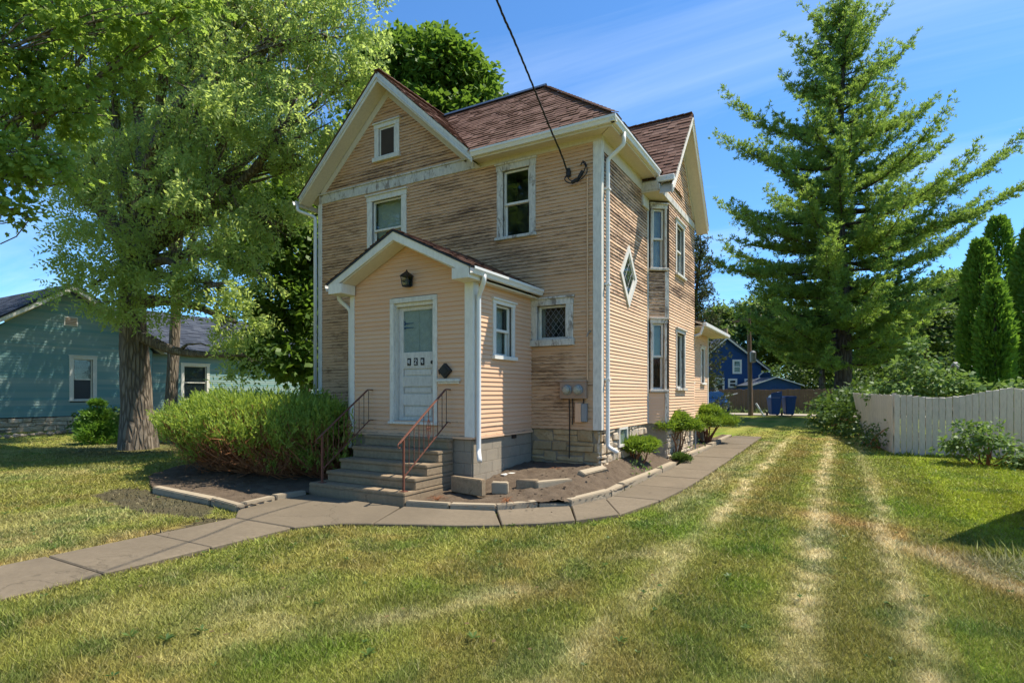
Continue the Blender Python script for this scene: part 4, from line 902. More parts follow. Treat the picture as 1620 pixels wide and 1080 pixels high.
mb = MB(); W = WPF; r = .135; mb.prism([W.p(-2.0 + r * math.cos(k * math.pi / 2), 1.74 + r * math.sin(k * math.pi / 2), .024) for k in range(4)], W.n * .07); mb.build('box', M['black'], bx, bevel=.008)
mb = MB(); r = .085; mb.prism([W.p(-2.0 + r * math.cos(k * math.pi / 2), 1.74 + r * math.sin(k * math.pi / 2), .0945) for k in range(4)], W.n * .008); mb.build('lid', M['black'], bx, bevel=.004)
mb = MB(); mb.bar(W.p(-2.16, 1.76, .03), W.p(-2.13, 1.68, .05), .02, .01); mb.build('hook', M['iron'], bx)
ls = thing('letter_slot_ledge', 'small grey white ledge on the porch wall under the black mailbox', 'ledge', (-1.95, -2.15, 1.55))
mb = MB(); W.box(mb, -2.18, -1.70, 1.55, 1.60, .02, .085); W.box(mb, -2.16, -1.72, 1.515, 1.55, .02, .06); mb.build('shelf', M['trim'], ls, bevel=.006)
# meters, boxes, conduits on the front wall
mt = thing('electric_meter_box', 'brownish twin electric meter box on the front wall near the corner', 'meter box', (-.51, -.05, 1.41))
mb = MB(); WFr.box(mb, -.785, -.25, 1.25, 1.575, .02, .13); WFr.box(mb, -.80, -.235, 1.565, 1.59, .018, .145); mb.build('box', M['meter'], mt, bevel=.006)
for u in (-.625, -.40):
    mb = MB(); mb.lathe([(.085, 0), (.085, .03), (.078, .035), (.078, .085), (.05, .105), (0, .108)], n=18)
    mb.V = [tuple(WFr.p(u + v[0], 1.415 + v[1], .13 + v[2])) for v in mb.V]; mm = mb.build('meter', M['mglass'], mt, smooth=False)
    mb = MB(); mb.lathe([(.10, 0), (.10, .025), (.084, .03)], n=18); mb.V = [tuple(WFr.p(u + v[0], 1.415 + v[1], .128 + v[2])) for v in mb.V]; mb.build('ring', M['grey'], mm)
    mb = MB(); WFr.box(mb, u - .045, u + .045, 1.425, 1.455, .231, .2335); WFr.box(mb, u - .03, u + .03, 1.375, 1.385, .231, .2335); mb.build('dial', M['black'], mm)
pb = thing('phone_box', 'small utility box half peach half grey under the electric meters', 'utility box', (-.38, -.05, .97))
mb = MB(); WFr.box(mb, -.475, -.355, .80, 1.165, .02, .12); mb.build('box', M['clap_porch'], pb, bevel=.008)
mb = MB(); WFr.box(mb, -.354, -.245, .81, 1.155, .02, .10); mb.build('cover', M['grey'], pb, bevel=.008)
cd = thing('conduit', 'thin painted conduit running down the front wall to the meters', 'conduit', (-.27, -.04, 3))
mb = MB(); mb.tube([WFr.p(-.245, 5.45, .045), WFr.p(-.245, 1.6, .045)], .017, 8); mb.build('pipe', M['clap'], cd)
mb = MB(); mb.tube([WFr.p(-.17, 2.52, .05), WFr.p(-.225, 2.50, .05), WFr.p(-.25, 2.42, .05)], .014, 8); mb.build('elbow', M['grey'], cd)
mb = MB()
for u, z0 in ((-.62, .1), (-.55, .75), (-.33, 1.15)): mb.tube([WFr.p(u, 1.26, .05), WFr.p(u + .01, (1.26 + z0) / 2, .05), WFr.p(u, z0, .05)], .011, 6)
mb.build('cable', M['wire'], cd)
gv = thing('gas_pipe', 'small grey gas meter pipework at the foot of the side wall by the shrub', 'pipe', (.5, 5.85, .2))
mb = MB(); mb.tube([(.48, 5.9, -.2), (.48, 5.9, .55), (.48, 6.0, .6), (.40, 6.05, .6)], .02, 8); mb.build('pipe', M['grey'], gv); mb = MB(); mb.box(.42, 5.68, .38, .56, 5.86, .62); mb.lathe([(.06, 0), (.07, .03), (.05, .06)], (.5, 5.77, .62), 10); mb.build('meter', M['grey'], gv, bevel=.015)
# ---- service cable from the pole out in the street
wr = thing('service_cable', 'black twisted service cable dropping to the upper front wall', 'cable', (-.6, -.05, 5.62))
A = [(-.63, -.06, 5.55), (-.64, -.10, 5.62), (-.66, -.35, 5.88), (-.62, -.95, 6.16), (-.40, -2.05, 6.37), (-.10, -3.15, 6.37), (.234, -4.14, 6.20), (1.2, -7.2, 6.05), (3.0, -13, 6.4), (5.2, -20, 7.4)]
def smooth_path(P, k=6):
    P = [Vector(p) for p in P]; out = []
    for i in range(len(P) - 1):
        p0, p1, p2, p3 = P[max(i - 1, 0)], P[i], P[i + 1], P[min(i + 2, len(P) - 1)]
        for t in [j / k for j in range(k)]: out.append(.5 * ((2 * p1) + (p2 - p0) * t + (2 * p0 - 5 * p1 + 4 * p2 - p3) * t * t + (3 * p1 - p0 - 3 * p2 + p3) * t ** 3))
    return out + [P[-1]]
sp = smooth_path(A, 10); acc = 0
for s in (0, 2.1, 4.2):
    mb = MB(); q = []; acc = 0
    for i, p in enumerate(sp):
        if i: acc += (p - sp[i - 1]).length
        q.append(p + Vector((math.cos(acc * 9 + s), math.sin(acc * 9 + s), math.sin(acc * 9 + s))) * .009)
    mb.tube(q, .0085, 5); mb.build('strand', M['wire'], wr)
mb = MB(); mb.tube(smooth_path([(-.63, -.08, 5.58), (-.69, -.10, 5.46), (-.55, -.12, 5.36), (-.38, -.10, 5.42), (-.27, -.09, 5.62), (-.33, -.08, 5.73), (-.38, -.04, 5.70)]), .011, 6); mb.tube(smooth_path([(-.62, -.08, 5.58), (-.60, -.12, 5.45), (-.42, -.13, 5.36), (-.24, -.10, 5.50), (-.26, -.09, 5.68), (-.34, -.05, 5.77)]), .010, 6); mb.build('drip_loop', M['wire'], wr)
mb = MB(); mb.tube([(-.54, -.11, 5.37), (-.40, -.11, 5.42)], .036, 8); mb.tube([(-.40, -.11, 5.43), (-.32, -.10, 5.56)], .032, 8); mb.lathe([(.045, 0), (.05, .1), (.03, .16), (0, .17)], (-.63, -.06, 5.52), 10); mb.build('connector', M['wire'], wr, bevel=.006)
# ---- edging blocks, each one its own
def edging(p, q, h, w, label, z=None, tilt=0.0, m='edging', roll=0.0, bury=.06):
    (x0, y0), (x1, y1) = p, q; d = Vector((x1 - x0, y1 - y0, 0)); L = d.length; d.normalize(); s = Vector((-d.y, d.x, 0))
    zb = (float(gz((y0 + y1) / 2)) if z is None else z) - bury; mb = MB()
    if roll: s = (s * math.cos(roll) + Vector((0, 0, 1)) * math.sin(roll))
    up = d.cross(s); up = up if up.z > 0 else -up
    o = Vector((x0, y0, zb)); e = Vector((0, 0, tilt)); g = d * .012
    b = [o + g, o + d * L - g + e, o + d * L - g + e + s * w, o + g + s * w]; tp = [v + up * (h + bury) + Vector([random.uniform(-.008, .008) for _ in '123']) for v in b]
    mb.hexa(b + tp); t = mb.build('edging_block', M[m], None, bevel=.013, segs=2, label=label, cat='edging block', group='concrete edging blocks round the flower beds'); return t
OL = ['edging block touching the right end of the bottom step', 'second long edging block from the steps along the curved walk', 'edging block just right of the walk joint in front of the porch', 'short sunken edging block where the bed edge starts to curve', 'long pale edging block on the bend of the walk', 'short edging block between the two longest pale ones on the bend', 'longest edging block leading toward the tuft beside the walk', 'edging block ending at the green tuft spilling on the walk', 'edging block just beyond the green tuft', 'farthest edging block at the end of the side bed']
OB = list(zip(EDGE[:-1], EDGE[1:])); OB = [OB[0], OB[1], OB[2], OB[3], OB[4], OB[5], OB[6], OB[7], OB[9], OB[10]]
for i, (p, q) in enumerate(OB): edging(p, q, (.085, .08, .09, .07, .10, .09, .10, .095, .09, .085)[i], .15, OL[i], tilt=(0, 0, .01, -.03, .01, 0, 0, 0, 0, 0)[i])
edging((-1.66, -2.50), (-.93, -2.66), .20, .10, 'tall dirty edging block standing upright near the porch downspout', z=-0.20, m='step')
edging((-.92, -2.42), (-.66, -2.30), .12, .16, 'small squat edging block beside the tall dirty one', z=-0.19)
edging((-.70, -2.02), (-.34, -1.86), .13, .11, 'middle upright edging block in the inner row of the bare bed', z=-0.19, m='step')
edging((-.33, -1.95), (.03, -1.35), .10, .15, 'low edging block behind the curve with a broken end', z=-0.18)
edging((.02, -1.02), (.12, -.12), .13, .13, 'pale edging block tilted against the stone corner of the house', z=-0.14, roll=.45)
LL = ['edging block half sunlit beside the walk left of the steps', 'shaded edging block touching the left end of the bottom step', 'long shaded edging block in front of the juniper bush', 'sunlit edging block ending at the walk joint on the bush side']
for i, (p, q) in enumerate((((-3.80, -4.72), (-3.92, -4.10)), ((-3.92, -4.10), (-3.92, -3.48)), ((-6.56, -4.60), (-4.66, -4.74)), ((-4.64, -4.74), (-3.78, -4.88)))): edging(p, q, .09, .14, LL[i], tilt=-.01)
t = thing('scrap_board', 'short white scrap board lying on the bare soil by the porch', 'board', (-1.15, -1.2, -.1))
mb = MB(); mb.bar((-1.30, -1.42, -.10), (-1.0, -.55, -.05), .11, .022); mb.build('board', M['trim'], t, bevel=.003)
deb = MB()
for k in range(110):
    x, y = (random.uniform(-1.4, .4), random.uniform(-3.0, -.2)) if k < 70 else (random.uniform(-6.5, -4.0), random.uniform(-4.6, -3.2))
    z = float(gz(y)) + .05 + (.30 * float(sstep(-3.3, -.3, y)) if x > -2 else .05); r = random.uniform(.008, .022); a = random.uniform(0, 6)
    deb.hexa([(x + r * random.uniform(.5, 1.5) * math.cos(a + j * 1.57), y + r * random.uniform(.5, 1.5) * math.sin(a + j * 1.57), z + zz_ * r * .5) for zz_ in (-1, .6) for j in range(4)])
tag(deb.build('soil_clods', M['soil'], None, kind='stuff'))
def dead_plant(x, y, z, label):
    t = thing('dead_plant', label, 'dead plant', (x, y, z)); mb = MB()
    for k in range(26): a = random.uniform(0, 6.28); mb.tube([(x, y, z), (x + .06 * math.cos(a), y + .06 * math.sin(a), z + random.uniform(.01, .07)), (x + .17 * math.cos(a), y + .17 * math.sin(a), z + random.uniform(-.01, .06))], [.004, .003, .001], 4)
    mb.build('stalks', M['twig'], t)
dead_plant(-1.50, -3.05, -.30, 'dried up dark plant in the bed beside the bottom step'); dead_plant(-.62, -.62, -.07, 'withered brown plant in front of the limestone foundation'); dead_plant(-.42, -2.75, -.27, 'small dried stalks behind the sunken edging block')
# ================================================================== PLANTS
def sph(n): v = RNG.normal(size=(n, 3)); return unit(v)
def curve_pts(a, b, sag, n=7, wob=.05):
    a = Vector(a); b = Vector(b); L = (b - a).length; w1 = Vector(RNG.normal(size=3)) * wob * L; P = []
    for i in range(n):
        t = i / (n - 1); P.append(a.lerp(b, t) + Vector((0, 0, sag * L * 4 * t * (1 - t))) + w1 * math.sin(math.pi * t))
    return P
def limb(mb, a, b, r0, r1, sag=.06, n=8, sides=7, wob=.06):
    P = curve_pts(a, b, sag, n, wob); mb.tube(P, [r0 + (r1 - r0) * (i / (n - 1)) ** .7 for i in range(n)], sides, cap=False); return P
def lobe_leaves(lobes, per_m3, L, W, droop=.35, clump=.30, fill=.75, flat=.8, rough=.6, maxn=10 ** 9, aspect=.45, fold=0.1, sub=26, comp=None, palm=False):
    """leaf clusters in every lobe (x, y, z, r): small sub-clumps with gaps between, leaves fanning out of them"""
    Ps, Ds = [], []
    for x, y, z, r in lobes:
        k = max(6, int(sub * r ** 1.6)); c = sph(k) * (r * RNG.uniform(.25, 1.0, (k, 1)) ** fill) * np.array([1, 1, flat]) + np.array([x, y, z])
        n = int(per_m3 * r ** 2.4); n = min(n, maxn); j = RNG.integers(0, k, n); cr = clump * (.6 + .35 * r)
        o = RNG.normal(size=(n, 3)) * cr * np.array([.62, .62, .38]); P = c[j] + o
        D = unit(unit(o) + .55 * unit(P - np.array([x, y, z])) + rough * RNG.normal(size=(n, 3)) + np.array([0, 0, -droop * 2])); Ps.append(P); Ds.append(D)
    P = np.concatenate(Ps); D = np.concatenate(Ds); n = len(P); l = L * RNG.uniform(.65, 1.3, n); w = W * RNG.uniform(.7, 1.3, n)
    if comp:          # compound leaf: pairs of leaflets on a drooping stalk
        S = unit(np.cross(D, RNG.normal(size=(n, 3)))); PP, DD = [], []
        for t in np.linspace(.15, 1, comp):
            for sgn in (1, -1): PP.append(P + D * (l * t)[:, None] + np.array([0, 0, -1]) * (l * t * t * .35)[:, None]); DD.append(unit(D * .55 + sgn * S + np.array([0, 0, -.25])))
        m = len(PP); P2 = np.concatenate(PP); D2 = np.concatenate(DD); v = np.tile(RNG.uniform(0, 1, n), m)
        V, F = leaves(P2, D2, np.tile(l * .42, m), np.tile(w * .42, m)); return V, F, np.repeat(v, 4)
    N = np.array([0, 0, 1.0]) + .8 * RNG.normal(size=(n, 3))
    if palm:          # five pointed blade: fingers fanning from the stalk
        S = unit(np.cross(D, N)); VV = []; v = RNG.uniform(0, 1, n)
        for an, ls in ((0, 1.0), (.75, .82), (-.75, .82), (1.5, .52), (-1.5, .52)): VV.append(leaves(P, D * math.cos(an) + S * math.sin(an), l * ls, w * .46 * (.8 + .2 * ls), N, fold, .5)[0])
        V = np.concatenate(VV); return V, np.arange(len(V)).reshape(-1, 4), np.repeat(np.tile(v, 5), 4)
    V, F = leaves(P, D, l, w, N, fold, aspect); return V, F, np.repeat(RNG.uniform(0, 1, n), 4)
def tree(name, label, base, fork, r0, lobes, bark, leafm, dens, L, W, group=None, cat='tree', limb_r=.16, sub_br=5, lean=None, flare=1.22, shoots=True, extra=None, **kw):
    t = thing(name, label, cat, base, group); mb = MB(); b = Vector(base); f = Vector(fork)
    n = 14; P = []; Rr = []
    for i in range(n):
        s = i / (n - 1); p = b.lerp(f, s) + Vector((.05 * math.sin(3.1 * s + b.x), .05 * math.cos(2.3 * s), 0)) * r0 * 3 * s; P.append(p); Rr.append(r0 * (1 - .32 * s) * (1 + (flare - 1) * math.exp(-s * 9)))
    P[0] -= Vector((0, 0, .25))
    # furrowed trunk with buttress lobes
    k = 20; vs = []
    for i, (p, r) in enumerate(zip(P, Rr)):
        s = i / (n - 1)
        for j in range(k):
            a = 2 * math.pi * j / k; q = 1 + .10 * math.exp(-s * 6) * math.sin(5 * a + 1) + .05 * math.sin(7 * a + 4 * s) + .03 * random.uniform(-1, 1); vs.append(p + Vector((math.cos(a), math.sin(a), 0)) * r * q)
    mb.add(vs, [(i * k + j, i * k + (j + 1) % k, (i + 1) * k + (j + 1) % k, (i + 1) * k + j) for i in range(n - 1) for j in range(k)])
    top = P[-1]
    for x, y, z, r in lobes:
        c = Vector((x, y, z)); d = (c - top).length
        s0 = top if z > f.z else b.lerp(f, max(.45, min(.98, (z - b.z + .9) / max(.1, f.z - b.z)))) 
        rad = limb_r * min(1.0, .35 + .12 * d) * (r0 / .5) ** .5
        Q = limb(mb, s0, c, rad, rad * .22, .07, 9, 7, .07)
        for _ in range(sub_br + int(r * 2)):
            i0 = random.randint(4, 8); e = c + Vector(sph(1)[0]) * r * random.uniform(.5, .95); e.z = c.z + (e.z - c.z) * .8
            Q2 = limb(mb, Q[i0], e, rad * .22, .008, .03, 5, 4, .08)
    mb.build('trunk', bark, t, smooth=True)
    V, F, v = lobe_leaves(lobes, dens, L, W, **kw); quick_mesh('crown', V, F, leafm, t, v)
    if extra: extra(t)
    return t
# ---- the big honey locust beside the juniper
LOC = [(-12.92, -0.16, 12.14, 2.26), (-10.52, 0.64, 11.46, 2.01), (-8.54, 1.2, 11.33, 1.42), (-16.16, -0.87, 12.18, 2.0), (-9.05, 0.33, 8.95, 1.55), (-10.82, -0.34, 8.75, 1.93), (-9.41, 1.28, 7.98, 1.01), (-13.74, -0.63, 7.99, 1.7), (-17.25, -0.92, 9.4, 1.85), (-16.9, -1.2, 7.4, 1.2), (-14.12, -1.31, 5.62, 1.47), (-10.99, -0.78, 6.37, 1.55), (-10.44, 0.69, 6.33, 1.01), (-11.74, -1.21, 4.14, 1.03), (-15.38, -1.57, 4.6, 1.32), (-9.86, -0.71, 3.21, 0.83), (-10.48, -0.84, 4.25, 1.01), (-19.29, -1.51, 9.62, 1.69), (-10.68, 0.55, 4.87, 0.82), (-8.3, 1.92, 10.54, 0.92), (-13.74, -0.63, 14.6, 2.45), (-11.28, 0.78, 14.78, 2.45), (-17.38, -1.56, 14.97, 2.4), (-16.88, 2.18, 13.98, 2.4), (-19.0, 1.29, 11.8, 1.8), (-12.91, 0.42, 17.32, 2.52), (-13.47, -1.63, 3.87, 0.8), (-9.72, -0.63, 2.35, 0.55), (-8.0, 1.5, 12.9, 1.2)]
def locust_pods(t):
    V, F, v = lobe_leaves([l for l in LOC if l[2] > 6 and l[0] > -14], 75, .24, .026, droop=1.6, rough=.25); quick_mesh('seed_pods', V, F, M['pods'], t, v)
tree('honey_locust_tree', 'huge honey locust with feathery light green leaves shading the teal cottage', (-15.07, -.52, -.34), (-15.3, -.6, 5.4), .46, LOC, M['bark'], M['loc'], 245, .28, .14, limb_r=.26, comp=4, droop=.38, clump=.25, fill=.6, sub=16, extra=locust_pods)
# ---- maple that leans in from the left edge, close to the camera
FM = [(-7.79, -5.86, 7.49, 0.95), (-6.31, -5.59, 7.16, 0.8), (-5.53, -5.14, 7.36, 0.6), (-7.7, -5.81, 6.33, 0.84), (-6.83, -5.54, 6.12, 0.62), (-7.26, -6.14, 5.07, 0.6), (-7.07, -5.79, 4.84, 0.41), (-7.44, -6.24, 4.27, 0.4), (-8.98, -6.55, 6.85, 1.16), (-8.3, -6.73, 5.07, 0.9), (-7.34, -5.6, 8.75, 1.16), (-9.47, -6.25, 8.92, 1.33), (-5.01, -4.84, 7.46, 0.4), (-10.8, -6.8, 6.6, 1.3), (-11.2, -7.4, 8.4, 1.5)]
tree('maple_tree', 'maple whose broad yellow green leaves hang in at the top left corner', (-11.3, -7.4, -.37), (-11.0, -7.2, 3.6), .26, FM, M['bark'], M['maple'], 1150, .105, .125, limb_r=.10, droop=.32, clump=.27, fill=.6, fold=.10, sub=22, palm=True)
# ---- maples behind the house
MBK = [(-15.17, 11.23, 17.26, 1.86), (-13.28, 12.31, 17.0, 2.33), (-11.8, 13.16, 16.64, 1.4), (-13.45, 11.07, 14.0, 1.8), (-11.37, 12.26, 14.0, 1.5), (-15.01, 10.17, 14.6, 1.5), (-15.31, 8.85, 12.08, 1.44), (-13.4, 12.6, 18.6, 1.0), (-14.96, 11.93, 18.7, .9), (-15.12, 14.72, 17.25, 2.75), (-12.5, 12.5, 11.5, 2.2), (-15.5, 12.5, 10, 2.5), (-10.9, 12.9, 15.2, .8), (-10.6, 12.8, 13.6, .7), (-11.6, 13.0, 17.6, .6)]
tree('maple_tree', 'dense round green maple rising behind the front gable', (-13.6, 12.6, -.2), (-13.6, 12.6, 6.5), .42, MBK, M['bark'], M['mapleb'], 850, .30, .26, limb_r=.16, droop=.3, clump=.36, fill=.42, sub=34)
MDK = [(-14.05, 3.81, 8.39, 1.28), (-13.44, 4.15, 6.52, 1.4), (-13.84, 3.92, 4.66, 1.4), (-12.83, 3.93, 2.76, 1.25), (-15.32, 4.23, 2.86, 1.1), (-16.64, 4.62, 7.02, 1.15), (-13.63, 5.2, 8.48, 0.98), (-13.98, 6.15, 5.74, 1.53), (-12.4, 4.4, 4.4, .9), (-11.6, 4.0, 2.0, .8), (-12.7, 5.0, 7.2, .9)]
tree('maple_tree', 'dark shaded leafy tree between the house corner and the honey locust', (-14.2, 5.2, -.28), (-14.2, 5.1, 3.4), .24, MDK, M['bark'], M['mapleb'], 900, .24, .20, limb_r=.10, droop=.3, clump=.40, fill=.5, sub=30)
T2 = [(-21.5, 5.5, 12.5, 2.6), (-23.5, 7.5, 10.5, 2.6), (-22, 9, 13.5, 2.8), (-19.5, 7.0, 14.5, 2.6), (-24.5, 5.0, 13.0, 2.4), (-20.5, 4.0, 9.5, 1.8), (-22.5, 3.0, 11.0, 2.0), (-23.0, 10.5, 11.0, 2.6), (-25.0, 8.5, 8.6, 1.6)]
tree('tall_tree', 'tall tree with a straight dark trunk just behind the honey locust', (-20.58, 3.5, -.3), (-20.8, 4.0, 6.5), .25, T2, M['bark'], M['loc'], 110, .36, .2, limb_r=.16, comp=3, droop=.38, clump=.28, fill=.5)
# ---- juniper by the steps: bare rusty stems below, upright green sprays on top
def juniper():
    t = thing('juniper_bush', 'wide juniper bush with bright green top and bare rusty stems below', 'bush', (-6.4, -2.2, -.34)); roots = [(-6.9, -2.3), (-6.2, -2.2), (-7.4, -2.1), (-5.6, -1.9), (-5.0, -1.8)]
    mb = MB(); tips = []; dead = []
    for k in range(900):
        u = random.uniform(-1, 1); v = random.uniform(-1, 1)
        if u * u + v * v > 1: continue
        tx, ty = -6.75 + 2.75 * u, -2.40 + 1.45 * v
        if tx > -3.95 or (tx > -4.45 and ty > -2.3): continue
        rx, ry = min(roots, key=lambda q: abs(q[0] - tx) + random.uniform(0, 1.2))
        rr = math.sqrt(u * u + v * v); tz = 1.10 + .22 * float(vnoise(tx * 2.2, ty * 2.2, 5)) - .50 * rr ** 3.2
        lo_ = random.random() < .30
        if lo_: tz *= random.uniform(.05, .62); tx = rx + (tx - rx) * .8; ty = ry + (ty - ry) * .8
        a = Vector((rx + random.uniform(-.3, .3), ry + random.uniform(-.2, .2), -.33)); e = Vector((tx, ty, tz)); m_ = a.lerp(e, .5) + Vector(((tx - rx) * .25, (ty - ry) * .25, -.12 - .25 * rr)); P = []
        for i in range(7):
            s = i / 6; P.append(a * (1 - s) ** 2 + m_ * 2 * s * (1 - s) + e * s * s + Vector(RNG.normal(size=3)) * .022)
        mb.tube(P, [.017 * (1 - .8 * i / 6) + .002 for i in range(7)], 4, cap=False)
        for j in range(4):
            q = P[random.randint(1, 5)]; mb.tube([q, q + Vector(RNG.normal(size=3)) * .10 + Vector((u * .1, v * .1, .05)), q + Vector(RNG.normal(size=3)) * .18 + Vector((u * .2, v * .2, .04))], [.006, .004, .0015], 3, cap=False)
        (dead if lo_ and random.random() < .6 else tips).append((e, P[-2], rr))
    mb.build('stems', M['twig'], t)
    def sprays(L_, n, mat_, name, ln, spread, up):
        E_ = np.array([x[0][:] for x in L_]); B_ = np.array([x[1][:] for x in L_]); j = RNG.integers(0, len(L_), n); f = RNG.uniform(-.35 if up > 1 else -.8, 1.0, (n, 1))
        P = B_[j] + (E_[j] - B_[j]) * f + RNG.normal(size=(n, 3)) * np.array([spread, spread, spread * .5]); c = P - np.array([-6.75, -2.40, .6])
        D = unit(np.array([0, 0, up]) + .38 * unit(c * np.array([1, 1, .2])) + .42 * RNG.normal(size=(n, 3)))
        PP, DD, LL_ = [], [], []         # each spray is a little plume
        l = ln * RNG.uniform(.45, 1.3, n) * (.7 + .8 * vnoise(P[:, 0] * 3, P[:, 1] * 3, 44))
        for s in (0, .16, .32, .5, .68, .84):
            sd_ = unit(np.cross(D, RNG.normal(size=(n, 3)))); PP.append(P + D * (l * s)[:, None]); DD.append(unit(D + .62 * (1 - .5 * s) * sd_)); LL_.append(l * (.42 - .16 * s))
        V, F = leaves(np.concatenate(PP), np.concatenate(DD), np.concatenate(LL_), np.concatenate(LL_) * .30); quick_mesh(name, V, F, mat_, t, np.repeat(np.tile(RNG.uniform(0, 1, n), 6), 4))
    sprays(tips, 15500, M['juni'], 'foliage', .20, .085, 1.15); sprays(dead, 2600, M['junid'], 'dry_foliage', .12, .10, .3)
juniper()
def yew_pad(t, c, r, n, mat_, name='foliage', flat=.5, ln=.085):
    c = np.array(c); k = 46; cc = sph(k); cc[:, 2] = np.abs(cc[:, 2]) * .9 - .15; cc = c + cc * r * RNG.uniform(.45, .96, (k, 1)) * np.array([1, 1, flat])
    j = RNG.integers(0, k, n); o = RNG.normal(size=(n, 3)) * r * .17 * np.array([1, 1, .55]); P = cc[j] + o
    D = unit(unit(P - c) * .7 + np.array([0, 0, .35]) + .5 * RNG.normal(size=(n, 3))); V, F = leaves(P, D, ln * RNG.uniform(.6, 1.5, n), ln * .28)
    quick_mesh(name, V, F, mat_, t, np.repeat(RNG.uniform(0, 1, n), 4))
def yew(label, x, y, z, pads, stems):
    t = thing('yew_shrub', label, 'shrub', (x, y, z), 'clipped yews along the side wall'); mb = MB()
    for i in range(stems):
        px, py, pz, r, n = pads[i % len(pads)]; a = (x + random.uniform(-.05, .05), y + random.uniform(-.05, .05), z - .05); e = (px + random.uniform(-.4, .4) * r, py + random.uniform(-.4, .4) * r, pz)
        limb(mb, a, e, .035, .010, -.05, 7, 5, .12)
    mb.build('trunk', M['twig'], t)
    px_ = [p for p in pads]
    for p in px_: yew_pad(t, p[:3], p[3], p[4], M['yew'])
yew('small mushroom shaped yew nearest the house corner', .12, 1.75, -.18, [(.12, 1.70, .20, .40, 8500), (.32, 1.95, .27, .24, 3500)], 7)
yew('broad flat topped yew under the bay windows', .42, 3.9, -.22, [(.15, 3.6, .60, .42, 8500), (.55, 4.25, .52, .42, 8500), (.35, 3.95, .72, .36, 6000)], 12)
yew('farthest clipped yew by the rear wing', .30, 8.5, -.20, [(.10, 8.2, .50, .56, 9500), (.60, 8.9, .45, .50, 8000), (.25, 8.5, .76, .44, 6000)], 12)
t = thing('spilling_plant', 'small green tuft spilling over the edging onto the walk', 'plant', (.64, 3.6, -.28)); yew_pad(t, (.66, 3.58, -.20), .21, 2600, M['dshrub'], flat=.7, ln=.06)
t = thing('ground_ivy_patch', 'low weedy leaves at the foot of the small yew', 'plant', (.3, 1.1, -.2)); V, F, v = lobe_leaves([(.30, .95, -.22, .22), (.42, 1.5, -.24, .22), (.25, 1.25, -.20, .16)], 2600, .06, .05, flat=.3, droop=0); quick_mesh('leaves', V, F, M['shrub'], t, v)
t = thing('ground_ivy_patch', 'sparse weeds in the soil under the bay', 'plant', (.5, 6.0, -.2)); V, F, v = lobe_leaves([(.45, 5.6, -.22, .25), (.40, 6.4, -.2, .25)], 1500, .07, .05, flat=.3, droop=0); quick_mesh('leaves', V, F, M['shrub'], t, v)
